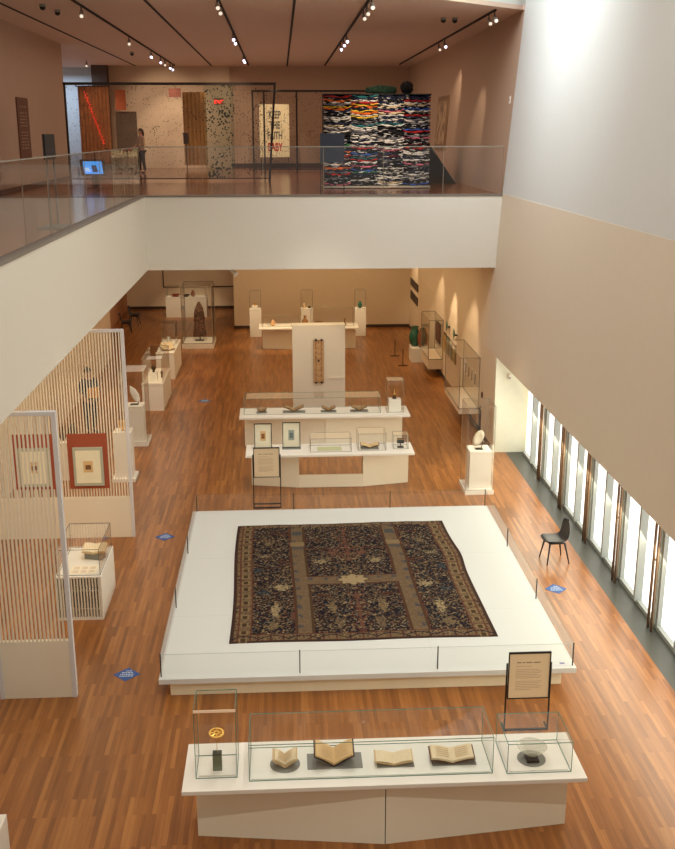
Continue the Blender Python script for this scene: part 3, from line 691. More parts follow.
obj('housing', box(B(), 5.5, 5.58, 24.25, 24.301, 1.88, 2.0, .006), WHITE, t); obj('lens', box(B(), 5.52, 5.56, 24.24, 24.25, 1.9, 1.93), GREY, t)
# low plinth with two vases at right wall
tag(obj('low_plinth', box(B(), 4.45, 5.05, 34.75, 35.5, 0, .5, .004), WHITE, loc=(4.75, 35.1, 0)), 'low white plinth with two large jars beyond farther wall case', 'plinth')
vase('storage_jar', 'dark green glazed storage jar, left of the pair on low plinth', 'jar', (4.62, 35.25, .5), [(.11, 0), (.19, .15), (.21, .35), (.16, .52), (.11, .6), (.13, .68)], mat('green_glaze', (0, 0, 0)))
vase('storage_jar', 'brown earthen storage jar, right of the pair on low plinth', 'jar', (4.86, 34.98, .5), [(.1, 0), (.17, .15), (.19, .38), (.15, .52), (.1, .6), (.12, .64)], mat('brown_clay', (132, 74, 44), .6, var=.2))
for (x, y), n in (((4.0, 35.9), 'farther'), ((4.1, 34.3), 'nearer')):
    t = thing('stanchion', '%s slim dark barrier post on floor before the jar plinth' % n, 'stanchion', (x, y, 0))
    obj('pole', tube(B(), [(x, y, .02), (x, y, .6)], .012), DARK, t)
    obj('foot', box(B(), x-.16, x+.16, y-.05, y+.05, 0, .02), DARK, t)

# ------------------------------------------------------------------ left side displays
B1 = thing('slatted_display_box', 'white display box with slatted front beside the near screen', 'display box', (-3.35, 16.2, 0))
bm = B()
box(bm, -3.04, -3.01, 15.57, 16.85, 0, .74); box(bm, -3.75, -3.72, 15.57, 16.85, 0, .74); box(bm, -3.72, -3.04, 16.82, 16.85, 0, .74)
box(bm, -3.72, -3.04, 15.575, 16.82, .012, .03)
obj('carcass', bm, WHITE, B1)
obj('top_board', box(B(), -3.75, -3.01, 15.57, 16.85, .74, .77, .003), WHITE, B1)
for k in range(14):
    x = -3.70+.0485*k
    obj('slat', box(B(), x, x+.024, 15.57, 15.60, .045, .74), mat('slat_white', (224, 214, 190), .6), B1)
obj('bottom_rail', box(B(), -3.72, -3.04, 15.57, 15.6, 0, .045), WHITE, B1)
obj('middle_rail', box(B(), -3.72, -3.04, 15.6, 15.615, .18, .2), WHITE, B1)
obj('middle_rail', box(B(), -3.72, -3.04, 15.6, 15.615, .5, .52), WHITE, B1)
glass_case('glass hood over the slatted white box beside near screen', -3.72, -3.03, 15.62, 16.8, .77, 1.22, mat('dark_edge', (56, 62, 56), .3))
tag(obj('book_cradle', prism(B(), [(-3.4, 16.3), (-3.1, 16.22), (-3.06, 16.38), (-3.36, 16.46)], .771, .88), GREY, loc=(-3.25, 16.35, .77)), 'grey block under the open book on slatted box', 'book cradle')
book('open_book', 'open cream book tilted on grey block on slatted box', -3.23, 16.36, .885, .38, .26, 10, .03, PAPER, LPAPER, inkm=None)
t = thing('page_sheet', 'flat pale printed sheet lying at front of slatted box top', 'sheet', (-3.3, 15.85, .771))
obj('sheet', box(B(), -3.55, -3.12, 15.68, 16.02, .7705, .774), mat('sheet_cream', (238, 228, 200), .7), t)
bm = B()
for a in range(3):
    for b in range(2): box(bm, -3.5+.13*a, -3.41+.13*a, 15.73+.14*b, 15.83+.14*b, .774, .7745)
obj('printed_squares', bm, mat('pale_print', (220, 200, 176), .8), t)

SCRM = mat('screen_white', (232, 222, 200), .6, var=.015); SCRE = mat('screen_edge', (214, 212, 212), .5)
def screen(label, xr, xl, y, h, solid, pitch, w, th=.09):
    t = thing('slatted_screen', label, 'screen', ((xr+xl)/2, y, 0))
    obj('end_post', box(B(), xr-.06, xr, y, y+th, 0, h), SCRE, t)
    obj('end_post', box(B(), xl, xl+.06, y, y+th, 0, h), SCRE, t)
    obj('top_rail', box(B(), xl+.06, xr-.06, y, y+th, h-.05, h), SCRE, t)
    obj('solid_base', box(B(), xl+.06, xr-.06, y+.01, y+th-.01, 0, solid), SCRM, t)
    x = xl+.06+pitch*.4; n = 0
    while x+w < xr-.06:
        obj('slat', box(B(), x, x+w, y+.01, y+.028, solid, h-.05), SCRM, t); x += pitch; n += 1
    return t
screen('nearest tall white slatted screen at left edge', -2.99, -4.06, 13.15, 4.19, .88, .0535, .0245)
screen('second tall white slatted screen holding terracotta framed art', -2.98, -6.05, 19.16, 4.16, .84, .0545, .0215)
tag(obj('partition_return', box(B(), -4.12, -4.07, 11.6, 13.15, 0, 4.19), SCRE, loc=(-4.1, 12.4, 0)), 'plain white partition running forward from left end of nearest screen', 'partition')
def screen_art(label, x0, x1, z0, z1, y, pic):
    t = thing('framed_artwork', label, 'framed art', ((x0+x1)/2, y, z0))
    obj('backing_board', box(B(), x0, x1, y-.02, y-.001, z0, z1), TERRA, t)
    w = x1-x0; h = z1-z0
    a0, a1, b0, b1 = x0+w*.13, x1-w*.12, z0+h*.06, z1-h*.24
    f = obj('frame', box(B(), a0, a1, y-.06, y-.02, b0, b1, .004), FRAMEG, t)
    mt = obj('mount', box(B(), a0+.05, a1-.05, y-.064, y-.06, b0+.06, b1-.06), mat('ivory_mount', (236, 230, 200), .8), t)  # ivory mount, a little lighter than the framed pages' mount
    cx, cz = (a0+a1)/2, (b0+b1)/2
    p = obj('miniature_page', box(B(), cx-.09, cx+.09, y-.068, y-.064, cz-.11, cz+.12), PAPER, t)
    obj('painted_scene', box(B(), cx-.05, cx+.05, y-.071, y-.068, cz-.05, cz+.04), pic, p)
    return t
pic = mat('dark_miniature', (120, 80, 50), .8, var=.7, scale=60)
screen_art('framed miniature on terracotta board hanging on second slatted screen', -4.17, -3.41, 1.04, 2.15, 19.16, pic)
t = screen_art('framed miniature on terracotta board seen through nearest screen slats', -5.21, -4.42, 1.04, 2.15, 19.16, pic)

def low_table(label, x0, x1, y0, y1, z):
    t = thing('display_plinth', label, 'display plinth', ((x0+x1)/2, (y0+y1)/2, 0))
    obj('plinth', box(B(), x0+.01, x1-.01, y0+.01, y1-.01, 0, z-.03), WHITE, t)
    obj('plinth_top', box(B(), x0, x1, y0, y1, z-.03, z, .003), WHITE, t); return t
low_table('long white plinth with glass hood over dark figures at left', -4.05, -3.43, 28.8, 30.9, .80)
glass_case('glass hood over small dark figures on the long left plinth', -4.02, -3.46, 28.85, 30.85, .80, 1.5, EDGEB)
tag(obj('plinth_block', box(B(), -3.85, -3.65, 29.2, 29.5, .801, 1.02, .004), WHITE, loc=(-3.75, 29.3, .8)), 'white block inside hood on the long left plinth', 'plinth')
vase('bronze_incense_burner', 'dark bronze vessel on white block under left hood', 'vessel', (-3.75, 29.35, 1.02), [(.04, 0), (.03, .05), (.07, .1), (.06, .16), (.02, .22)], mat('dark_bronze', (0, 0, 0)))
vase('bronze_figure', 'small dark figure right of white block under left hood', 'vessel', (-3.55, 29.6, .801), [(.03, 0), (.02, .08), (.04, .14), (.015, .2)], mat('dark_bronze', (0, 0, 0)))
low_table('white plinth with open book, beyond the dark figure plinth', -4.1, -3.5, 32.75, 35.1, .86)
book('open_book', 'large open book on white plinth at left beyond glass hood', -3.78, 33.3, .865, .42, .3, 12, .03, LEATHER, LPAPER, rz=.5)
book('open_book', 'second open book behind the large one on left plinth', -3.85, 33.85, .865, .38, .28, 12, .03, LEATHER, LPAPER, rz=.5)
glass_case('glass hood at far end of the open book plinth', -4.05, -3.6, 34.2, 34.9, .86, 1.55, EDGEB)
vase('glass_vessel', 'small pale glass vessel in hood at far end of book plinth', 'vessel', (-3.85, 34.5, .861), [(.04, 0), (.08, .05), (.04, .12), (.06, .2)], mat('pale_glass', (200, 200, 190), .2))
pedestal('white pedestal on base slab just beyond second screen', -4.0, -3.57, 25.42, 25.85, 1.03, 1.95, (-4.12, -3.47, 25.3, 26.1, .1), glabel='tall glass hood over curved blade pedestal beyond second screen')
t = thing('curved_blade', 'pale curved leaf shaped object on black mount beyond second screen', 'artifact', (-3.8, 25.6, 1.03))
obj('mount', box(B(), -3.9, -3.7, 25.55, 25.68, 1.031, 1.045), DARK, t)
Mb = Matrix.Rotation(math.radians(25), 4, 'Y')
bm = B(); lathe(bm, (-3.68, 25.6, 1.08), [(.001, 0), (.06, .06), (.1, .2), (.08, .36), (.001, .5)], 10, Matrix.Rotation(math.radians(-25), 4, 'Y') @ Matrix.Diagonal((1, .25, 1, 1)))
obj('blade', bm, mat('pearl_white', (232, 226, 214), .25), t, True)
obj('stem', tube(B(), [(-3.7, 25.6, 1.04), (-3.7, 25.6, 1.14)], .01), DARK, t)
pedestal('white pedestal seen through right slats of second screen', -3.87, -3.48, 22.6, 23.0, 1.16, None, (-3.95, -3.42, 22.5, 23.1, .08))
vase('gilt_bowl', 'gilt footed bowl on pedestal behind second screen', 'bowl', (-3.67, 22.8, 1.161), [(.05, 0), (.03, .03), (.1, .08), (.13, .16), (.12, .2)], GOLD)
# things behind the screen further left
low_table('low white plinth with dark vessels behind second screen', -5.2, -4.7, 22.7, 23.5, .9)
for i, (x, y) in enumerate(((-5.08, 22.95), (-4.92, 23.1), (-4.8, 22.9))):
    vase('dark_vessel', '%s dark vessel on low plinth behind second screen' % ['left', 'middle', 'right'][i], 'vessel', (x, y, .901), [(.05, 0), (.08, .1), (.05, .22+.05*i), (.03, .3+.05*i)], mat('dark_bronze', (0, 0, 0)))
# coat on stand in tall case
t = thing('display_platform', 'low white platform under patterned coat at far left', 'platform', (-3.13, 38.3, 0))
obj('slab', box(B(), -3.72, -2.55, 37.6, 39.0, 0, .18, .005), WHITE, t)
glass_case('tallest glass case around the patterned coat at far left', -3.69, -2.58, 37.63, 38.97, .18, 2.3, EDGEB, w=.012)
t = thing('patterned_coat', 'dark brown patterned long coat on a black stand', 'coat', (-3.1, 38.3, .18))
obj('stand_foot', box(B(), -3.28, -2.95, 38.2, 38.4, .181, .2), DARK, t)
obj('stand_pole', tube(B(), [(-3.1, 38.3, .2), (-3.1, 38.3, .5)], .02), DARK, t)
bm = B(); n = 24; rings = []
for (r, z) in ((.24, .36), (.23, .5), (.185, .85), (.155, 1.15), (.14, 1.38), (.11, 1.5), (.055, 1.6), (.05, 1.64)):
    rings.append([bm.verts.new((-3.1+(r*(1+.07*math.sin(6*a)*(z < 1.3)))*math.cos(a), 38.3+r*.6*math.sin(a), z+.015*math.sin(3*a)*(z < .6))) for a in [2*PI*k/n for k in range(n)]])
for a, b in zip(rings, rings[1:]):
    for k in range(n): bm.faces.new((a[k], a[(k+1) % n], b[(k+1) % n], b[k]))
bm.faces.new(rings[-1]); bm.faces.new(rings[0][::-1])
obj('coat_body', bm, mat('brocade', (98, 66, 48), .8, var=.7, scale=16), t, True)
bm = B()
for s_ in (-1, 1): tube(bm, [(-3.1+s_*.10, 38.28, 1.46), (-3.1+s_*.15, 38.26, 1.2), (-3.1+s_*.17, 38.25, .9)], [.045, .045, .04], 8)
obj('sleeves', bm, mat('brocade', (0, 0, 0)), t, True)
low_table('far white plinth with small objects near left back wall', -5.02, -3.25, 44.4, 45.1, .86)
glass_case('wide glass hood on far plinth near left back wall', -4.98, -3.3, 44.45, 45.05, .86, 1.32, EDGEB)
vase('small_jar', 'small clay jar on far plinth near left back wall', 'jar', (-3.85, 44.7, .861), [(.06, 0), (.1, .1), (.05, .22), (.06, .26)], mat('brown_clay', (0, 0, 0)))
vase('small_dish', 'dark low dish on far plinth near left back wall', 'dish', (-4.15, 44.7, .861), [(.08, 0), (.14, .05), (.15, .08)], DARK)
vase('clay_bowl', 'reddish bowl at left of far plinth near back wall', 'bowl', (-4.6, 44.7, .861), [(.08, 0), (.15, .06), (.17, .1)], TERRA)
t = thing('wall_rail_frame', 'thin rectangular outline frame on left back wall', 'wall frame', (-4.0, 46.68, 1.2))
bm = B()
for x in (-5.35, -5.3): pass
box(bm, -5.35, -5.31, 46.66, 46.7, .98, 2.9); box(bm, -5.35, -1.97, 46.66, 46.7, .98, 1.02)
obj('outline', bm, BASEB, t)

# lower spotlights hanging under the mezzanine edge
t = thing('ceiling_spotlight', 'white spotlight hanging below the mezzanine edge at left of centre', 'spotlight', (-1.2, 25.95, 4.46))
obj('stem', tube(B(), [(-1.25, 25.95, 4.46), (-1.25, 25.95, 4.36)], .02), DARK, t)
obj('head', tube(B(), [(-1.28, 26.0, 4.40), (-1.14, 25.86, 4.28)], [.05, .07], 12), mat('lamp_white', (214, 210, 200), .4), t)
t = tag(obj('ceiling_sensor', lathe(B(), (5.05, 25.8, 4.46), [(.001, -.06), (.05, -.04), (.06, 0)], 12), DARK, loc=(5.05, 25.8, 4.46)), 'tiny dark dome under right end of the mezzanine edge', 'sensor')

# ------------------------------------------------------------------ chairs
def shell_chair():
    t = thing('moulded_chair', '', 'chair', (0, 0, 0))
    blk = mat('charcoal_plastic', (36, 36, 40), .45)
    # seat and back are one moulded shell, back toward +x
    prof = [(-.24, .43), (-.2, .455), (-.1, .445), (.02, .435), (.12, .44), (.18, .48), (.215, .56), (.24, .68), (.265, .80), (.275, .84)]
    wid = [.19, .225, .235, .235, .23, .215, .21, .20, .17, .11]
    bm = B(); rows = []
    for (x, z), w in zip(prof, wid):
        row = []
        for k in range(9):
            s = -1+k/4; back = max(0, (z-.5)/.34)
            row.append(bm.verts.new((x-.06*s*s*back*1.0, s*w, z+(.03*s*s*(1-back)))))
        rows.append(row)
    for a, b in zip(rows, rows[1:]):
        for k in range(8): bm.faces.new((a[k], a[k+1], b[k+1], b[k]))
    sh = obj('shell', bm, blk, t, True)
    sm = sh.modifiers.new('s', 'SOLIDIFY'); sm.thickness = .018; sm.offset = -1
    sb = sh.modifiers.new('b', 'SUBSURF'); sb.levels = 1; sb.render_levels = 2
    obj('underframe', box(B(), -.17, .15, -.15, .15, .395, .42, .008), blk, t)
    for sx in (-1, 1):
        for sy in (-1, 1):
            obj('leg', tube(B(), [(sx*.15-.01, sy*.14, .41), (sx*.225, sy*.21, 0)], [.021, .012], 8), blk, t, True)
    return t
ch = shell_chair(); ch['label'] = 'black moulded chair standing by the windows right of the carpet'; ch.location = (5.0, 17.55, 0); ch.rotation_euler.z = .12; ch.scale = (.95, .95, .95)
c = copy_tree(ch); c['label'] = 'nearer of two black chairs by the left wall'; c.location = (-6.25, 41.0, 0); c.rotation_euler.z = PI+.1; c['group'] = 'chairs by the left wall'
c = copy_tree(ch); c['label'] = 'farther of two black chairs by the left wall'; c.location = (-6.15, 42.7, 0); c.rotation_euler.z = PI-.1; c['group'] = 'chairs by the left wall'

# floor stickers
for x, y, n in ((-2.38, 13.75, 'by near left corner of carpet platform'), (-2.39, 19.13, 'by far left corner of carpet platform'), (-2.35, 29.86, 'on floor beside the dark figure plinth'), (4.71, 16.31, 'between carpet platform and window chair')):
    t = thing('floor_sticker', 'blue diamond floor sticker %s' % n, 'sticker', (x, y, 0))
    bm = B(); r = .2; prism(bm, [(x-r, y), (x, y-r), (x+r, y), (x, y+r)], .001, .003); d = obj('diamond', bm, STICK, t)
    bm = B()
    for k, (a, b) in enumerate(((-.02, .04), (-.075, .07), (-.095, .09), (-.10, .08))):
        yy = y+.10-.05*k
        xx = x+a
        while xx < x+b: 
            w = .018+.01*((k*3+int(xx*1000)) % 3); box(bm, xx, xx+w, yy-.014, yy+.01, .003, .0036); xx += w+.009
    obj('white_print', bm, STW, t)
tag(obj('display_plinth', box(B(), -3.6, -2.96, 8.2, 9.4, 0, .85, .004), WHITE, loc=(-3.3, 8.8, 0)), 'corner of a white plinth at bottom left edge', 'display plinth')

# ------------------------------------------------------------------ balustrades
def bal_label(n): return n
t = thing('glass_balustrade', 'left clear glass balustrade above the long side parapet', 'balustrade', (-3.35, 15, 6.245))
ys = [4.9+1.5*k for k in range(14)]+[25.5]
for a, b in zip(ys, ys[1:]):
    if b-a < .3: continue
    g = obj('glass_panel', quad(B(), (-3.35, a+.008, 6.246), (-3.35, b-.008, 6.246), (-3.35, b-.008, 7.36), (-3.35, a+.008, 7.36)), BGLASS, t)
    obj('joint', box(B(), -3.354, -3.346, b-.006, b+.006, 6.246, 7.36), EDGEB, g)
obj('top_rail', box(B(), -3.36, -3.34, 4.9, 25.58, 7.36, 7.375), mat('rail_grey', (140, 136, 122), .4), t)
t = thing('glass_balustrade', 'far clear glass balustrade across the mezzanine bridge', 'balustrade', (1, 25.58, 6.245))
xs = [-3.33+1.46*k for k in range(7)]
for a, b in zip(xs, xs[1:]):
    g = obj('glass_panel', quad(B(), (a+.008, 25.58, 6.246), (b-.008, 25.58, 6.246), (b-.008, 25.58, 7.36), (a+.008, 25.58, 7.36)), BGLASS, t)
    obj('joint', box(B(), b-.006, b+.006, 25.576, 25.584, 6.246, 7.36), EDGEB, g)
obj('top_rail', box(B(), -3.34, 5.43, 25.57, 25.59, 7.36, 7.38), mat('rail_grey', (0, 0, 0)), t)

# ------------------------------------------------------------------ upper level
FZ = 6.19
# garments packed in four columns
gm = {'white': (226, 222, 214), 'black': (20, 20, 24), 'navy': (30, 36, 64), 'red': (178, 34, 34), 'orange': (226, 110, 40), 'yellow': (222, 186, 60), 'teal': (40, 116, 120), 'grey': (120, 120, 124), 'green': (44, 110, 70), 'pink': (206, 110, 130), 'blue': (50, 90, 170), 'maroon': (90, 30, 38), 'cream': (214, 196, 160)}
GMAT = {k: mat('cloth_'+k, v, .9, var=.25, scale=9) for k, v in gm.items()}
for gi, (gk, gmt) in enumerate(GMAT.items()):   # printed cloth: patches of a second colour
    nt = gmt.node_tree; mp_ = nt.nodes.new('ShaderNodeMapping'); mp_.inputs['Scale'].default_value = (1, 1, 2.4)
    oi = nt.nodes.new('ShaderNodeObjectInfo'); ad = nt.nodes.new('ShaderNodeVectorMath'); ad.operation = 'ADD'
    tcn = [n for n in nt.nodes if n.type == 'TEX_COORD'][0]; nzz = nt.nodes.new('ShaderNodeTexNoise'); nzz.inputs['Scale'].default_value = 7; nzz.inputs['Detail'].default_value = 1
    nt.links.new(tcn.outputs['Object'], ad.inputs[0]); nt.links.new(oi.outputs['Location'], ad.inputs[1]); nt.links.new(ad.outputs[0], mp_.inputs[0]); nt.links.new(mp_.outputs[0], nzz.inputs['Vector'])
    rp = nt.nodes.new('ShaderNodeValToRGB'); rp.color_ramp.interpolation = 'CONSTANT'; rp.color_ramp.elements[1].position = .6
    rp.color_ramp.elements[0].color = (0, 0, 0, 1); rp.color_ramp.elements[1].color = (1, 1, 1, 1)
    m2_ = nt.nodes.new('ShaderNodeMix'); m2_.data_type = 'RGBA'; b_ = nt.nodes['Principled BSDF']
    src = b_.inputs['Base Color'].links[0].from_socket
    nt.links.new(nzz.outputs['Fac'], rp.inputs[0]); nt.links.new(rp.outputs[0], m2_.inputs[0]); nt.links.new(src, m2_.inputs[6])
    m2_.inputs[7].default_value = (.6, .58, .55, 1) if gk in ('black', 'navy', 'maroon', 'green') else (.02, .02, .03, 1)
    nt.links.new(m2_.outputs[2], b_.inputs['Base Color'])
def garment_mesh(k):
    bm = B(); n = 14; rings = []
    ph = random.random()*6
    for i in range(n+1):
        u = i/n; x = (u-.5)*.685
        h = .027*(.55+.45*math.sin(PI*u)**.5)*(1+.35*math.sin(u*13+ph)+.3*math.sin(u*29+ph)); zc_ = -.03*math.sin(PI*u)+.012*math.sin(u*7+ph*2)+.01*math.sin(u*23+ph)
        fr = -.22-.02*math.sin(u*11+ph)
        sec = [(fr+.02, -h), (fr, -h*.4), (fr-.012, 0), (fr, h*.4), (fr+.02, h), (.2, h), (.2, -h)]
        rings.append([bm.verts.new((x, y, zc_+z)) for y, z in sec])
    for a, b in zip(rings, rings[1:]):
        for q in range(7): bm.faces.new((a[q], a[(q+1) % 7], b[(q+1) % 7], b[q]))
    bm.faces.new(rings[0]); bm.faces.new(rings[-1][::-1])
    bmesh.ops.recalc_face_normals(bm, faces=bm.faces)
    for f in bm.faces: f.smooth = True
    me = bpy.data.meshes.new('garment'); bm.to_mesh(me); bm.free(); me.materials.append(GMAT['white']); return me
GM = [garment_mesh(k) for k in range(16)]
colx = [1.60, 2.34, 3.08, 3.80]; cname = ['leftmost', 'second', 'third', 'rightmost']
NR = 44; z0 = FZ+.10; dz = 2.40/NR
ordw = ['first', 'second', 'third', 'fourth', 'fifth', 'sixth', 'seventh', 'eighth', 'ninth', 'tenth', 'eleventh', 'twelfth', 'thirteenth', 'fourteenth', 'fifteenth', 'sixteenth', 'seventeenth', 'eighteenth', 'nineteenth', 'twentieth', 'twenty-first', 'twenty-second']
for ci, x in enumerate(colx):
    for r in range(NR):
        fromtop = NR-1-r
        if ci == 1 and fromtop in (3, 4, 5, 7, 8, 10): c = random.choice(['red', 'orange', 'red', 'yellow', 'maroon'])
        elif ci == 3 and fromtop in (2, 3, 6, 9, 16, 17): c = random.choice(['red', 'blue', 'red', 'white'])
        elif ci == 0 and fromtop in (5, 6): c = random.choice(['orange', 'yellow'])
        else: c = random.choice(['white']*12+['black']*16+['navy']*5+['grey']*3+['red', 'red', 'teal', 'green', 'pink', 'blue', 'maroon', 'cream', 'orange'])
        if fromtop == 0: c = ['red', 'teal', 'navy', 'navy'][ci]
        o = bpy.data.objects.new('folded_garment', random.choice(GM)); COL.objects.link(o)
        o.location = (x, 29.65+random.uniform(-.02, .02), z0+dz*(r+.5)); o.scale = (1.08, 1, .98)
        if random.random() < .5: o.rotation_euler.z = PI*0; o.scale.x = -1.08
        o.material_slots[0].link = 'OBJECT'; o.material_slots[0].material = GMAT[c]
        k = fromtop+1 if fromtop < 22 else NR-fromtop
        lab = 'folded %s garment, %s from the %s in the %s column of the clothes stack' % (c, ordw[k-1], 'top' if fromtop < 22 else 'bottom', cname[ci])
        tag(o, lab, 'garment', 'folded garments in the clothes stack')
t = thing('pallet', 'pale low pallet under the tall clothes stack', 'pallet', (2.7, 29.9, FZ))
obj('board', box(B(), 1.2, 4.2, 29.4, 30.6, FZ+.02, FZ+.07), mat('pale_pallet', (190, 180, 160), .8), t)
for x in (1.35, 2.7, 4.05): obj('foot', box(B(), x-.1, x+.1, 29.5, 30.5, FZ, FZ+.02), DARK, t)
tag(obj('backing_board', box(B(), 1.22, 4.18, 29.92, 30.5, FZ+.07, FZ+2.5), mat('stack_back', (34, 28, 32), .9), loc=(2.7, 30.2, FZ)), 'dark core board standing behind the folded garments', 'board')
tag(obj('top_board', box(B(), 1.2, 4.2, 29.42, 30.55, FZ+2.51, FZ+2.53), DARK, loc=(2.7, 30, FZ+2.5)), 'thin dark board lying across the top of the clothes stack', 'board')
t = thing('green_net_bundle', 'green mesh bundle lying on top of the clothes stack', 'net', (2.9, 29.9, FZ+2.53))
bm = B(); tube(bm, [(2.4, 29.8, FZ+2.63), (2.8, 29.8, FZ+2.66), (3.25, 29.85, FZ+2.64)], [.07, .12, .09], 8)
obj('mesh_roll', bm, mat('green_mesh', (50, 80, 62), .9, var=.4, scale=12), t, True)
bm = B(); bmesh.ops.create_icosphere(bm, subdivisions=3, radius=.17, matrix=Matrix.Translation((3.55, 29.85, FZ+2.70)))
for v in bm.verts: v.co += Vector((random.uniform(-.02, .02), random.uniform(-.02, .02), random.uniform(-.02, .02)))
tag(obj('dark_bundle', bm, mat('dark_cloth', (26, 24, 28), .95), loc=(3.55, 29.85, FZ+2.53)), 'dark tangled bundle at right on top of clothes stack', 'bundle')
# navy sign before it
t = thing('sign_stand', 'navy sign panel on thin legs before the clothes stack', 'sign', (1.29, 26.3, FZ))
obj('panel', box(B(), 1.0, 1.6, 26.28, 26.32, 6.98, 7.68), NAVY, t)
for x in (1.01, 1.59): obj('leg', box(B(), x-.012, x+.012, 26.28, 26.3, FZ, 6.98), DARK, t)
obj('foot', box(B(), 1.0, 1.6, 26.2, 26.4, FZ, FZ+.015), DARK, t)

# netting installations
def net(label, p0, p1, ztop, zb, mats, posts=(0, 1), splits=None, lean=0):
    t = thing('net_curtain', label, 'net', ((p0[0]+p1[0])/2, p0[1], FZ))
    bm = B(); box(bm, p0[0]-.04, p1[0]+.04, p0[1]-.03, p0[1]+.03, ztop-.05, ztop+.03); obj('top_bar', bm, mat('dark_beam', (44, 32, 28), .7), t)
    for s in posts:
        x = p0[0]+(p1[0]-p0[0])*s
        obj('post', tube(B(), [(x, p0[1], ztop), (x-lean*(s == 1), p0[1], FZ)], .035, 8), mat('dark_beam', (0, 0, 0)), t)
    obj('bottom_bar', box(B(), p0[0], p1[0]-lean, p0[1]-.02, p0[1]+.02, zb-.03, zb), mat('dark_beam', (0, 0, 0)), t)
    k = splits or [0, 1]
    for (a, b), m in zip(zip(k, k[1:]), mats):
        xa = p0[0]+(p1[0]-p0[0])*a; xb = p0[0]+(p1[0]-p0[0])*b
        obj('netting', quad(B(), (xa, p0[1], zb), (xb-lean*(b == 1), p0[1], zb), (xb, p0[1], ztop-.05), (xa, p0[1], ztop-.05)), m, t)
    return t
N1 = net_mat('sparse_net', (30, 24, 20), (120, 84, 60), 14, 13, .18, .2)
N2 = net_mat('blob_net', (26, 22, 18), (110, 90, 70), 14, 12, .21, .10)
N3 = net_mat('green_net', (24, 28, 20), (70, 96, 66), 14, 12, .34, .34)
net('large dark framed net curtain strung with blobs before the visitor', (-6.65, 34), (-.12, 34), 9.18, 6.3, [N1, N1, N3, N2], splits=[0, .3, .66, .8, 1], lean=.22)
net('farther long net curtain with dark frame behind the clothes stack', (-1.05, 43), (4.6, 43), 9.3, 6.28, [N2, net_mat('fine_net', (90, 60, 44), (150, 110, 80), 14, 14, .2, .12)], posts=(0, .08, .31, 1), splits=[0, .24, 1])
# orange gauze curtain with glowing red streak
t = thing('orange_curtain', 'sheer orange curtain hanging behind left part of net', 'curtain', (-7.2, 42, FZ))
def folds(x0, x1, y, z0_, z1_, amp, n):
    bm = B(); a = []; b = []
    for i in range(n+1):
        x = x0+(x1-x0)*i/n; yy = y+amp*math.sin(i*1.3)
        a.append(bm.verts.new((x, yy, z0_))); b.append(bm.verts.new((x, yy, z1_)))
    for i in range(n): bm.faces.new((a[i], a[i+1], b[i+1], b[i]))
    return bm
obj('gauze', folds(-7.72, -6.55, 42, FZ+.3, 9.4, .05, 40), mat('orange_gauze', (150, 92, 52), .8, var=.3, scale=4), t, True)
obj('curtain_rod', tube(B(), [(-7.8, 42, 9.42), (-6.5, 42, 9.42)], .02), DARK, t)
t = thing('red_light_string', 'glowing red string of lights on the orange curtain', 'light string', (-7.3, 41.8, 8))
bm = B()
for k in range(30):
    u = k/29; x = -7.45+.62*u+.02*math.sin(k*2.1); z = 9.2-1.9*u
    box(bm, x-.013, x+.013, 41.86, 41.89, z-.018, z+.018)
    if k % 2: box(bm, x+.05, x+.07, 41.86, 41.89, z-.015, z+.015)
obj('red_lamps', bm, emis('red_glow', (255, 60, 40), 1.6), t)
obj('cord', tube(B(), [(-7.45, 41.9, 9.38), (-7.42, 41.9, 9.2), (-6.82, 41.9, 7.25)], .006, 5), DARK, t)
tag(obj('hanging_banner', box(B(), -6.35, -5.95, 42.3, 42.33, 8.55, 9.3), mat('orange_banner', (190, 96, 56), .8), loc=(-6.2, 42.3, 9)), 'small orange banner right of the sheer curtain', 'banner')
tag(obj('hanging_banner', box(B(), -6.42, -5.6, 42.6, 42.63, 6.95, 8.5), mat('grey_brown_cloth', (96, 80, 66), .9), loc=(-6.0, 42.6, 7.8)), 'dull grey brown hanging cloth below the orange banner', 'banner')
tag(obj('gold_curtain', folds(-3.95, -3.0, 44.5, FZ+.2, 9.3, .05, 30), mat('gold_gauze', (170, 128, 74), .8, var=.3, scale=3), loc=(-3.5, 44.5, FZ)), 'golden brown sheer curtain hanging centre of upper gallery', 'curtain')
t = thing('low_table', 'low pale table with small candles behind the net', 'table', (-6.0, 40.8, FZ))
obj('top', box(B(), -6.5, -5.45, 41.45, 41.9, FZ+.62, FZ+.66), CREAM, t); 
for x in (-6.48, -5.52):
    for y in (41.5, 41.82): obj('leg', box(B(), x, x+.05, y, y+.05, FZ, FZ+.62), CREAM, t)
for k in range(7):
    x = -6.4+.14*k
    t = thing('candle', 'small cream candle, %s from left on low pale table' % ordw[k], 'candle', (x, 41.65, FZ+.66), 'candles on the low pale table')
    obj('wax', tube(B(), [(x, 41.65, FZ+.66), (x, 41.65, FZ+.8+.03*(k % 3))], .03, 8), mat('wax', (236, 214, 160), .5), t)
    obj('wick', tube(B(), [(x, 41.65, FZ+.8+.03*(k % 3)), (x, 41.65, FZ+.83+.03*(k % 3))], .005, 5), DARK, t)
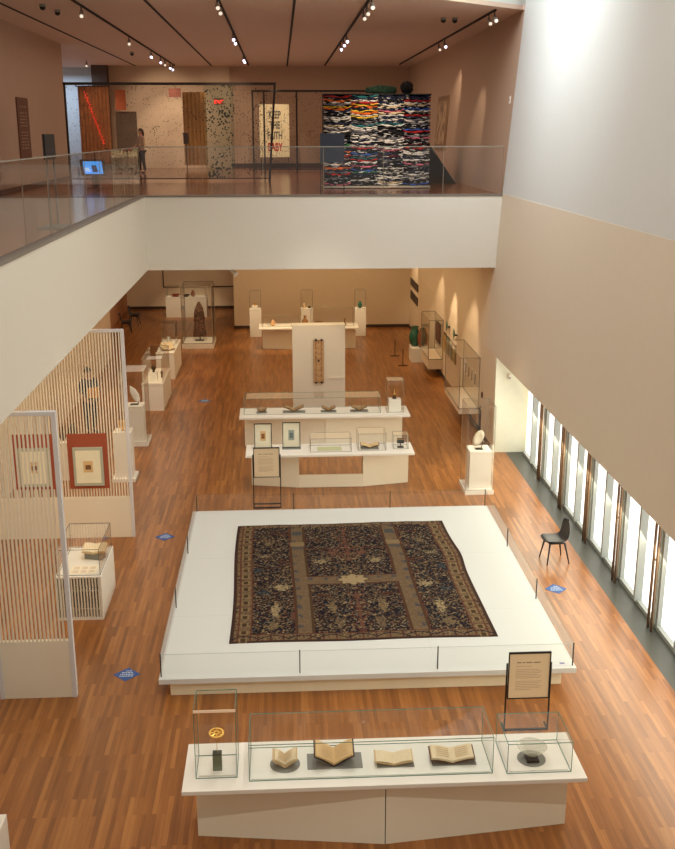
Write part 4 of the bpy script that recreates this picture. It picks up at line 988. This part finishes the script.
# far wall details
t = thing('exit_sign', 'glowing red exit sign on pale far wall upstairs', 'sign', (-2.65, 47.7, 9.0))
obj('housing', box(B(), -2.86, -2.44, 47.7, 47.8, 8.9, 9.16), mat('sign_housing', (70, 30, 26), .6), t)
text('letters', 'EXIT', (-2.65, 47.69, 8.94), .2, emis('exit_red', (255, 50, 40), 2.5), t, (PI/2, 0, 0))
tag(obj('ceiling_banner', box(B(), -4.65, -4.15, 46.0, 46.05, 9.15, 9.5), mat('dull_red_sign', (120, 66, 52), .8), loc=(-4.4, 46, 9.3)), 'small dull red hanging panel above the visitor', 'panel')
tag(obj('wall_phone', box(B(), -3.93, -3.72, 43.9, 44.0, 7.25, 7.7, .01), DARK, loc=(-3.8, 44, 7.4)), 'black boxed device right of the visitor upstairs', 'device')
obj('stalk', tube(B(), [(-3.82, 43.95, FZ), (-3.82, 43.95, 7.25)], .02), DARK, bpy.data.objects['wall_phone'])
t = thing('poster', 'cream poster with grey and red capital letters upstairs', 'poster', (-.2, 45.4, 7.7))
obj('board', box(B(), -.84, .42, 45.4, 45.45, 6.69, 8.85), mat('poster_cream', (246, 226, 178), .7, emit=(246, 222, 170), estr=.12), t)  # weak self-glow brightens the board in place of lamp light
for x in (-.8, .36): obj('leg', box(B(), x, x+.03, 45.41, 45.44, FZ, 6.69), DARK, t)
GI = mat('poster_grey_ink', (112, 108, 96), .7); RI = mat('poster_red_ink', (206, 36, 28), .7)
for s_, z, m, sz in (('KEEP', 8.28, GI, .42), ('THE', 7.86, GI, .42), ('FAITH', 7.44, GI, .42), ('BABY', 6.95, RI, .46)):
    o = text('lettering', s_, (-.19, 45.39, z), sz, m, t, (PI/2, 0, 0)); o.scale = (.56, 1, 1)
t = thing('wall_panel', 'tall dark brown text panel on upper left wall', 'wall panel', (-7.08, 30.1, 7.8))
obj('board', box(B(), -7.099, -7.06, 29.5, 30.75, 7.0, 8.63), mat('brown_text_panel', (112, 74, 56), .8), t)
bm = B()
for k in range(14):
    if k in (1, 7): continue
    z = 8.4-.085*k; 
    for q in range(3): box(bm, -7.06, -7.055, 29.72+.28*q, 29.72+.28*q+.14+.04*((k+q) % 3), z-.022, z+.012)
obj('text_lines', bm, mat('pale_brown_ink', (160, 128, 104), .8), t)
# info stand behind left glass, kiosk with blue screen
t = thing('information_stand', 'dark information stand behind the left glass balustrade', 'sign', (-3.75, 17.5, FZ))
obj('panel', box(B(), -3.77, -3.73, 17.2, 17.95, 7.28, 7.68), DARK, t)
for y in (17.3, 17.85): obj('leg', tube(B(), [(-3.75, y, FZ+.02), (-3.75, y, 7.28)], .018), mat('grey_leg', (90, 84, 78), .5), t)
obj('foot', box(B(), -3.95, -3.55, 17.15, 18.0, FZ, FZ+.02), mat('grey_leg', (0, 0, 0)), t)
t = thing('screen_kiosk', 'tilted monitor with bright blue picture on upper landing', 'monitor', (-5.2, 30.1, FZ))
obj('column', box(B(), -5.3, -5.1, 30.1, 30.25, FZ+.02, 6.62), DARK, t); obj('foot', box(B(), -5.45, -4.95, 29.95, 30.4, FZ, FZ+.02), DARK, t)
def tiltbox(x0, x1, z0_, z1_, y, dy, th):
    bm = B(); vs = []
    for x in (x0, x1):
        for (zz, yy) in ((z0_, y), (z1_, y+dy)):
            for k in (0, th): vs.append(bm.verts.new((x+(.0 if zz == z0_ else -.06), yy+k, zz)))
    for f in ((0, 1, 3, 2), (4, 6, 7, 5), (0, 4, 5, 1), (2, 3, 7, 6), (0, 2, 6, 4), (1, 5, 7, 3)): bm.faces.new([vs[i] for i in f])
    return bm
obj('casing', tiltbox(-5.55, -4.86, 6.54, 6.98, 29.95, .12, .08), DARK, t)
sc = obj('display', tiltbox(-5.46, -4.94, 6.59, 6.93, 29.935, .12, .01), emis('blue_screen', (70, 160, 245), 1.3), t)
bm = tiltbox(-5.22, -5.08, 6.64, 6.82, 29.92, .06, .004); obj('pictured_figure', bm, emis('blue_figure', (30, 60, 110), .5), sc)
bm = tiltbox(-5.42, -5.28, 6.66, 6.76, 29.92, .04, .004); obj('pictured_patch', bm, emis('pale_patch', (170, 210, 250), 1.2), sc)
# upper right wall pieces
t = thing('framed_picture', 'tall pale framed picture on upper right gallery wall', 'framed picture', (5.6, 37, 8))
def tiltwall(y0, y1, z0_, z1_, th, o_=0):
    bm = B(); X = lambda z: 5.55+(z-6.15)*.0697-.002-o_
    vs = [bm.verts.new((X(z)-k, y, z)) for y in (y0, y1) for z in (z0_, z1_) for k in (0, th)]
    for f in ((0, 1, 3, 2), (4, 6, 7, 5), (0, 4, 5, 1), (2, 3, 7, 6), (0, 2, 6, 4), (1, 5, 7, 3)): bm.faces.new([vs[i] for i in f])
    return bm
obj('frame', tiltwall(35.9, 38.2, 7.1, 8.9, .05), mat('pale_brown_frame', (150, 118, 88), .7), t)
obj('picture', tiltwall(36.1, 38.0, 7.3, 8.75, .01, .05), mat('mottled_picture', (180, 152, 120), .8, var=.4, scale=3), t)
t = thing('switch_plate', 'small white plate on the upper right wall edge', 'switch plate', (5.7, 26.4, 8.5))
obj('plate', tiltwall(26.3, 26.42, 8.38, 8.56, .02), WHITE, t); obj('button', tiltwall(26.34, 26.38, 8.45, 8.49, .006, .02), GREY, t)
bm = B(); quad(bm, (4.55, 32.0, FZ), (5.1, 31.6, FZ), (4.45, 33.2, FZ+1.0))
bm = B(); 
vs = [bm.verts.new(p) for p in ((4.5, 32.2, FZ), (5.35, 31.9, FZ), (5.35, 33.6, FZ), (4.5, 33.6, FZ), (4.62, 33.0, FZ+1.15), (4.75, 33.3, FZ+1.1))]
for f in ((0, 1, 2, 3), (0, 4, 1), (1, 4, 5), (1, 5, 2), (2, 5, 3), (3, 5, 4), (3, 4, 0)): bm.faces.new([vs[i] for i in f])
tag(obj('draped_sculpture', bm, mat('dark_cloth', (0, 0, 0)), loc=(4.9, 32.8, FZ)), 'dark sloping draped form right of the clothes stack', 'sculpture')

# ceiling tracks and their lamp heads
LAMP = emis('lamp_glow', (225, 220, 255), 5)
TRK = {}
for x, y0, y1, n in ((-1.28, 19.5, 46.9, 'left of centre'), (2.0, 21, 46.9, 'right of centre'), (-4.45, 17, 47, 'above the net curtain'), (5.15, 25.8, 46, 'along the right wall')):
    TRK[n] = tag(obj('lighting_track', box(B(), x-.025, x+.025, y0, y1, 10.46, 10.499), SLOT, loc=(x, (y0+y1)/2, 10.5)), 'black ceiling lighting track %s' % n, 'lighting track')
heads = [(-1.28, 31.4, 1), (-1.28, 32.7, 1), (-1.28, 23.6, 0), (-1.28, 24.6, 0), (-1.28, 40.2, 1), (-1.28, 41.3, 1), (2.0, 23.4, 0), (2.0, 24.6, 0), (2.0, 25.6, 0), (2.0, 31.9, 1), (2.0, 33.3, 1), (2.0, 34.9, 1), (5.15, 25.9, 0), (5.15, 26.6, 0), (5.15, 33.6, 1), (5.15, 34.8, 0), (-4.45, 38.5, 1), (-4.45, 41.5, 1), (-4.45, 43.0, 0), (-4.45, 45.0, 1), (-4.45, 46.1, 1), (-4.45, 25.3, 0), (-4.45, 33, 0), (-7.6, 43.6, 0)]
hm = mat('track_head_grey', (170, 164, 158), .4)
cnt = {}
for x, y, on in heads:
    tn = {-1.28: 'left of centre', 2.0: 'right of centre', 5.15: 'along the right wall', -4.45: 'above the net curtain', -7.6: 'over the blue lit recess'}[x]
    cnt[tn] = cnt.get(tn, 0)+1
    t = thing('track_spotlight', '%s ceiling spotlight, %s from the camera on the track %s' % ('lit' if on else 'pale', ordw[cnt[tn]-1], tn) if x != -7.6 else 'single pale ceiling spotlight over the blue lit recess', 'spotlight', (x, y, 10.45), 'ceiling spotlights upstairs')
    obj('stem', tube(B(), [(x, y, 10.47), (x, y, 10.33)], .015, 6), DARK, t)
    obj('head', tube(B(), [(x, y+.06, 10.36), (x+.02, y-.12, 10.24)], [.04, .055], 12), hm, t)
    obj('lens', tube(B(), [(x+.02, y-.12, 10.24), (x+.021, y-.13, 10.234)], .04, 12), LAMP if on else emis('dim_lamp', (255, 240, 220), .8), t)
for x, y, n in ((-5.31, 25.3, 'nearer left'), (-5.2, 26.4, 'nearer right'), (-5.27, 39.7, 'far single'), (4.2, 27.7, 'left of right hand pair'), (4.5, 27.75, 'right of right hand pair')):
    t = thing('dome_camera', 'small dark ceiling camera, %s' % n, 'camera', (x, y, 10.5))
    obj('base', lathe(B(), (x, y, 10.44), [(.07, .0605), (.07, 0)], 14), GREY, t); obj('dome', lathe(B(), (x, y, 10.44), [(.07, 0), (.055, -.05), (.001, -.075)], 14), DARK, t, True)

# ------------------------------------------------------------------ people
def skinned(name, pts, edges, radii, m, parent, sub=2, root=0):
    me = bpy.data.meshes.new(name); me.from_pydata([tuple(p) for p in pts], edges, []); me.update()
    o = bpy.data.objects.new(name, me); COL.objects.link(o); me.materials.append(m); o.parent = parent
    o.modifiers.new('skin', 'SKIN'); 
    if not me.skin_vertices: me.attributes.new('skin', 'FLOAT', 'POINT')
    sv = me.skin_vertices[0].data
    for i, r in enumerate(radii):
        sv[i].radius = (r, r) if not isinstance(r, tuple) else r
        sv[i].use_root = (i == root)
    s = o.modifiers.new('sub', 'SUBSURF'); s.levels = sub; s.render_levels = sub
    for p in me.polygons: p.use_smooth = True
    o.modifiers['skin'].use_smooth_shade = True
    return o
def person(label, loc, rz, h, skin, hairc, topc, legc, arms, stride=.05, longhair=False, shoec=(30, 28, 28)):
    """faces -y; arms = [(elbow, wrist), (elbow, wrist)] for x<0 and x>0, at 1.75 m scale"""
    t = thing('person', label, 'person', (0, 0, 0))
    P = [(0, 0, .95), (0, 0, 1.12), (0, .01, 1.32), (0, 0, 1.45), (0, -.005, 1.53), (0, -.015, 1.60), (0, -.015, 1.69)]
    E = [(0, 1), (1, 2), (2, 3), (3, 4), (4, 5), (5, 6)]; Rr = [(.15, .11), (.13, .10), (.16, .11), (.09, .07), (.052, .055), (.072, .085), (.06, .075)]
    hands = []
    for s, (el, wr) in zip((-1, 1), arms):
        b = len(P); P += [(s*.17, 0, 1.42), el, wr, tuple(Vector(wr)+(Vector(wr)-Vector(el)).normalized()*.08)]
        E += [(3, b), (b, b+1), (b+1, b+2), (b+2, b+3)]; Rr += [.055, .04, .026, (.035, .022)]
        d = (Vector(wr)-Vector(el)).normalized(); hands.append((s, Vector(P[b+3]), d))
    for s in (-1, 1):
        b = len(P); y = s*stride
        P += [(s*.09, 0, .88), (s*.1, y*.5-.01, .5), (s*.1, y+.02, .1), (s*.1, y+.0, .045), (s*.11, y-.14, .035)]
        E += [(0, b), (b, b+1), (b+1, b+2), (b+2, b+3), (b+3, b+4)]; Rr += [.09, .058, .038, .04, .035]
    body = skinned('body', P, E, Rr, skin, t)
    # fingers and thumb
    for s, tip, d in hands:
        side = d.cross(Vector((0, 0, 1))); side = side.normalized() if side.length > .2 else Vector((0, -1, 0)); nrm = side.cross(d)
        for k, ln in enumerate((.06, .075, .07, .055)):
            o_ = side*(-.024+.016*k); a = tip+o_-d*.02
            skinned('finger', [a, a+d*ln*.6+nrm*.004, a+d*ln+nrm*.018*-1], [(0, 1), (1, 2)], [.009, .008, .007], skin, t, 1)
        a = tip-side*.028-d*.06; skinned('thumb', [a, a-side*.02+d*.03, a-side*.022+d*.055], [(0, 1), (1, 2)], [.011, .009, .008], skin, t, 1)
    # head details
    obj('eyes', lathe(lathe(B(), (-.028, -.095, 1.65), [(.001, -.009), (.009, 0), (.001, .009)], 8), (.028, -.095, 1.65), [(.001, -.009), (.009, 0), (.001, .009)], 8), DARK, t)
    obj('nose', tube(B(), [(0, -.09, 1.655), (0, -.112, 1.62)], [.006, .013], 6), skin, t, True)
    obj('mouth', box(B(), -.022, .022, -.1, -.088, 1.585, 1.593, .002), mat('lips', (150, 84, 74), .5), t)
    for s in (-1, 1): obj('ear', lathe(B(), (s*.073, 0, 1.64), [(.001, -.03), (.014, 0), (.001, .03)], 8), skin, t, True)
    bm = B(); bmesh.ops.create_uvsphere(bm, u_segments=16, v_segments=12, radius=.098, matrix=Matrix.Translation((0, .012, 1.68)))
    bmesh.ops.delete(bm, geom=[v for v in bm.verts if v.co.z < 1.655 and v.co.y < .02 or v.co.z < 1.60], context='VERTS')
    if longhair: tube(bm, [(0, .07, 1.66), (0, .1, 1.55), (0, .1, 1.42)], [.07, .065, .04], 10)
    obj('hair', bm, hairc, t, True)
    # clothes
    PJ = [(0, 0, .86), (0, 0, 1.1), (0, .01, 1.32), (0, 0, 1.44)]; EJ = [(0, 1), (1, 2), (2, 3)]; RJ = [(.175, .14), (.155, .125), (.18, .13), (.1, .085)]
    for s, (el, wr) in zip((-1, 1), arms):
        b = len(PJ); e, w = Vector(el), Vector(wr); PJ += [(s*.175, 0, 1.415), tuple(e), tuple(e.lerp(w, .9))]; EJ += [(3, b), (b, b+1), (b+1, b+2)]; RJ += [.07, .055, .042]
    skinned('jacket', PJ, EJ, RJ, topc, t)
    PT = [(0, 0, .95)]; ET = []; RT = [(.155, .13)]
    for s in (-1, 1):
        b = len(PT); y = s*stride; PT += [(s*.09, 0, .84), (s*.1, y*.5-.01, .5), (s*.1, y+.02, .11)]; ET += [(0, b), (b, b+1), (b+1, b+2)]; RT += [.105, .078, .06]
    skinned('trousers', PT, ET, RT, legc, t)
    for s in (-1, 1):
        y = s*stride; skinned('shoe', [(s*.1, y+.03, .05), (s*.105, y-.06, .045), (s*.11, y-.17, .035)], [(0, 1), (1, 2)], [.046, .045, .034], mat('shoe_dark', shoec, .5), t, 1)
    k = h/1.76
    t.location = loc; t.rotation_euler.z = rz; t.scale = (k, k, k)
    return t
SK = mat('skin_tone', (176, 124, 96), .5); HR = mat('dark_hair', (34, 26, 22), .6)
person('visitor upstairs behind the net in pale top and dark trousers', (-5.28, 41.0, FZ), -.9, 1.66, SK, HR, mat('pale_brown_top', (170, 140, 116), .9), mat('dark_trousers', (40, 34, 34), .9), [((-.22, -.02, 1.16), (-.14, -.2, 1.08)), ((.22, -.02, 1.16), (.12, -.2, 1.1))], longhair=True)
pv = person('visitor in navy jacket behind second slatted screen holding ochre folder', (-5.12, 26.6, 0), .5, 1.78, SK, HR, mat('navy_jacket', (30, 38, 62), .9), mat('black_trousers', (34, 34, 44), .9), [((-.24, -.04, 1.16), (-.1, -.25, 1.16)), ((.24, -.04, 1.16), (.12, -.25, 1.14))])
M4 = Matrix.Translation((-5.12, 26.6, 0)) @ Matrix.Rotation(.5, 4, 'Z')
f = tag(obj('ochre_folder', box(B(), -.17, .17, -.345, -.325, 1.05, 1.32, .003), mat('ochre_card', (214, 150, 62), .7)), 'ochre folder held by the visitor in navy jacket', 'folder')
f.location = (-5.12, 26.6, 0); f.rotation_euler.z = .5

# ------------------------------------------------------------------ lights
def area(name, loc, rot, sx, sy, power, col):
    l = bpy.data.lights.new(name, 'AREA'); l.shape = 'RECTANGLE'; l.size = sx; l.size_y = sy; l.energy = power; l.color = col
    o = bpy.data.objects.new(name, l); COL.objects.link(o); o.location = loc; o.rotation_euler = rot; return o
def spot(name, loc, tgt, power, ang, col=(1, .78, .52), blend=.6, r=.06):
    l = bpy.data.lights.new(name, 'SPOT'); l.energy = power; l.spot_size = math.radians(ang); l.spot_blend = blend; l.color = col; l.shadow_soft_size = r
    o = bpy.data.objects.new(name, l); COL.objects.link(o); o.location = loc
    o.rotation_euler = (Vector(tgt)-Vector(loc)).to_track_quat('-Z', 'Y').to_euler(); return o
WARM = (1, .75, .42); NEUT = (1, .93, .84)
area('skylight_area', (.6, 12, 12.2), (0, 0, 0), 6, 16, 560, (1, .97, .93))
area('skylight_fascia_light', (2.5, 20.5, 12.4), (math.radians(60), 0, -.6), 3, 2, 420, (.86, .94, 1))
area('lower_gallery_fill', (1.6, 34, 4.4), (0, 0, 0), 6, 14, 230, WARM)  # added warm fill, no fixture of its own
area('left_aisle_fill', (-4.6, 25, 4.4), (0, 0, 0), 2.2, 36, 230, (1, .82, .6))  # fill lamp added to brighten the left aisle
for p, q, e, a in (((-3.9, 31.5, 4.4), (-3.75, 33.5, .9), 330, 40), ((-3.8, 27.8, 4.4), (-3.75, 29.8, .8), 360, 44), ((-3.0, 36.5, 4.4), (-3.1, 38.3, .2), 260, 50),
        ((-4.1, 42.5, 4.4), (-4.1, 44.7, .9), 380, 45), ((-1.05, 38.0, 4.4), (-1.05, 40, 1.1), 480, 22), ((.95, 38.2, 4.4), (.95, 40, 1.1), 330, 22), ((3.05, 38, 4.4), (3.05, 40, 1.1), 480, 22),
        ((-.2, 35.4, 4.4), (-.1, 37.4, .9), 560, 40), ((2.0, 35.4, 4.4), (1.9, 37.4, .9), 330, 40), ((0.6, 26.3, 4.4), (.8, 28.4, 1.7), 110, 45),
        ((3.9, 27.2, 4.4), (5.2, 27.8, 1.2), 150, 60), ((4.0, 30.4, 4.4), (5.2, 30.8, 1.6), 300, 40), ((4.0, 33.0, 4.4), (5.2, 33.6, 1.2), 140, 55), ((4.0, 39.5, 4.4), (5.2, 40, 1.7), 150, 50), ((4.0, 35.0, 4.4), (4.7, 35.1, .5), 90, 40),
        ((-3.2, 26.2, 4.4), (-3.75, 25.6, 1.), 120, 40), ((-3.0, 43, 4.4), (-4.5, 46.5, 1.5), 90, 60), ((-4.6, 22.0, 4.4), (-3.8, 22.8, 1.1), 160, 50), ((-4.9, 21.6, 4.4), (-4.95, 23, 1), 160, 50), ((-3.8, 16.9, 4.35), (-4.0, 19.1, 1.6), 90, 60), ((-4.6, 44, 4.4), (-6.2, 42, 0), 120, 50), ((1.0, 32, 4.4), (-1.5, 34, 0), 120, 50)):
    spot('display_spot', p, q, e, a)
for p, q, e, a in (((1.0, 15, 10.3), (1.0, 10.1, .9), 700, 34), ((1.0, 3.5, 10.2), (1.0, 9.9, .4), 900, 36), ((1.0, 9, 10.3), (1.0, 13.5, .2), 260, 36), ((1.0, 19.8, 10.3), (1.0, 22.1, .9), 700, 34), ((1.0, 22, 10.3), (1.0, 25.3, .9), 620, 34), ((3.2, 19, 10.3), (4.3, 21.8, .4), 1000, 20), ((-1.5, 13, 10.3), (-3.3, 16.2, .8), 420, 16), ((1.2, 12.5, 10.3), (1.2, 16.4, .3), 380, 50)):  # second one is an added fill aimed at the nearest table's front
    spot('hall_spot', p, q, e, a, NEUT, .7, .1)
area('window_daylight', (5.85, 16.5, 1.4), (0, math.radians(60), 0), 1.6, 14, 300, (1, .93, .7))
spot('alcove_spot', (2.6, 18.5, 10.2), (4.9, 22.9, 0), 1500, 16, (1, .84, .5), .9, .2)
spot('screen_spot', (-4.9, 14.6, 4.3), (-5.0, 17.0, 0), 200, 70, (1, .75, .5), .8, .1)
# daylight falling down the upper right wall
spot('wall_daylight', (4.7, 19.6, 12.2), (5.5, 24.2, 6.8), 230, 44, (.86, .95, 1.0), .8, .15)
spot('wall_daylight', (3.0, 15.0, 12.3), (5.7, 20.5, 8.4), 150, 50, (.9, .96, 1.0), .9, .3)
# upper gallery
PK = (1, .80, .60)
area('upper_gallery_fill', (-1, 36, 10.3), (0, 0, 0), 10, 20, 270, PK)  # weak warm fill added below the upper ceiling
area('upper_bounce_fill', (-1, 37, 6.4), (PI, 0, 0), 12, 18, 120, PK)  # added upward fill imitating light bounced off the floor
for x, y, on in heads:
    if on: spot('track_beam', (x+.03, y-.16, 10.2), (x*1.0+(-.8 if x < 0 else .6), y+3.0, 6.3), 130, 60, PK, .7)
for p, q, e, a in (((2.6, 26.2, 10.2), (2.7, 29.5, 7.5), 500, 40), ((4.3, 29, 10.2), (5.7, 30.5, 7.6), 130, 40), ((-.2, 42.3, 10.2), (-.2, 45.4, 7.8), 220, 40), ((-5.3, 43.5, 10.2), (-5.0, 47.8, 8.2), 300, 60), ((-2.2, 43, 10.2), (-2.8, 47.9, 8), 220, 55), ((-6.8, 38.5, 10.2), (-7.0, 42, 8), 260, 45)):
    spot('gallery_spot', p, q, e, a, PK, .7)
area('recess_daylight', (-10, 47, 10.2), (0, 0, 0), 3, 2, 160, (.7, .85, 1))

# ------------------------------------------------------------------ world, camera, colour
w = bpy.data.worlds.new('world'); S.world = w; w.use_nodes = True
w.node_tree.nodes['Background'].inputs[0].default_value = (1, .94, .84, 1); w.node_tree.nodes['Background'].inputs[1].default_value = .46
cam = bpy.data.cameras.new('camera'); co = bpy.data.objects.new('camera', cam); COL.objects.link(co); S.camera = co
cam.sensor_fit = 'HORIZONTAL'; cam.sensor_width = 36; cam.lens = 1028/675*36; cam.clip_end = 200
pt, yw, rl = .2768, .0540, -.0012
fwd = Vector((0, math.cos(pt), -math.sin(pt))); rt = Vector((1, 0, 0)); up = Vector((0, math.sin(pt), math.cos(pt)))
Rz = Matrix(((math.cos(yw), math.sin(yw), 0), (-math.sin(yw), math.cos(yw), 0), (0, 0, 1)))
fwd, rt, up = Rz @ fwd, Rz @ rt, Rz @ up
r2 = rt*math.cos(rl)+up*math.sin(rl); u2 = -rt*math.sin(rl)+up*math.cos(rl)
co.matrix_world = Matrix(((r2.x, u2.x, -fwd.x, 0), (r2.y, u2.y, -fwd.y, 0), (r2.z, u2.z, -fwd.z, 7.7), (0, 0, 0, 1)))
S.view_settings.view_transform = 'Standard'; S.view_settings.look = 'None'; S.view_settings.exposure = 0
S.cycles.use_denoising = True
S.cycles.transparent_max_bounces = 32
S.cycles.max_bounces = 8
S.cycles.sample_clamp_indirect = 6
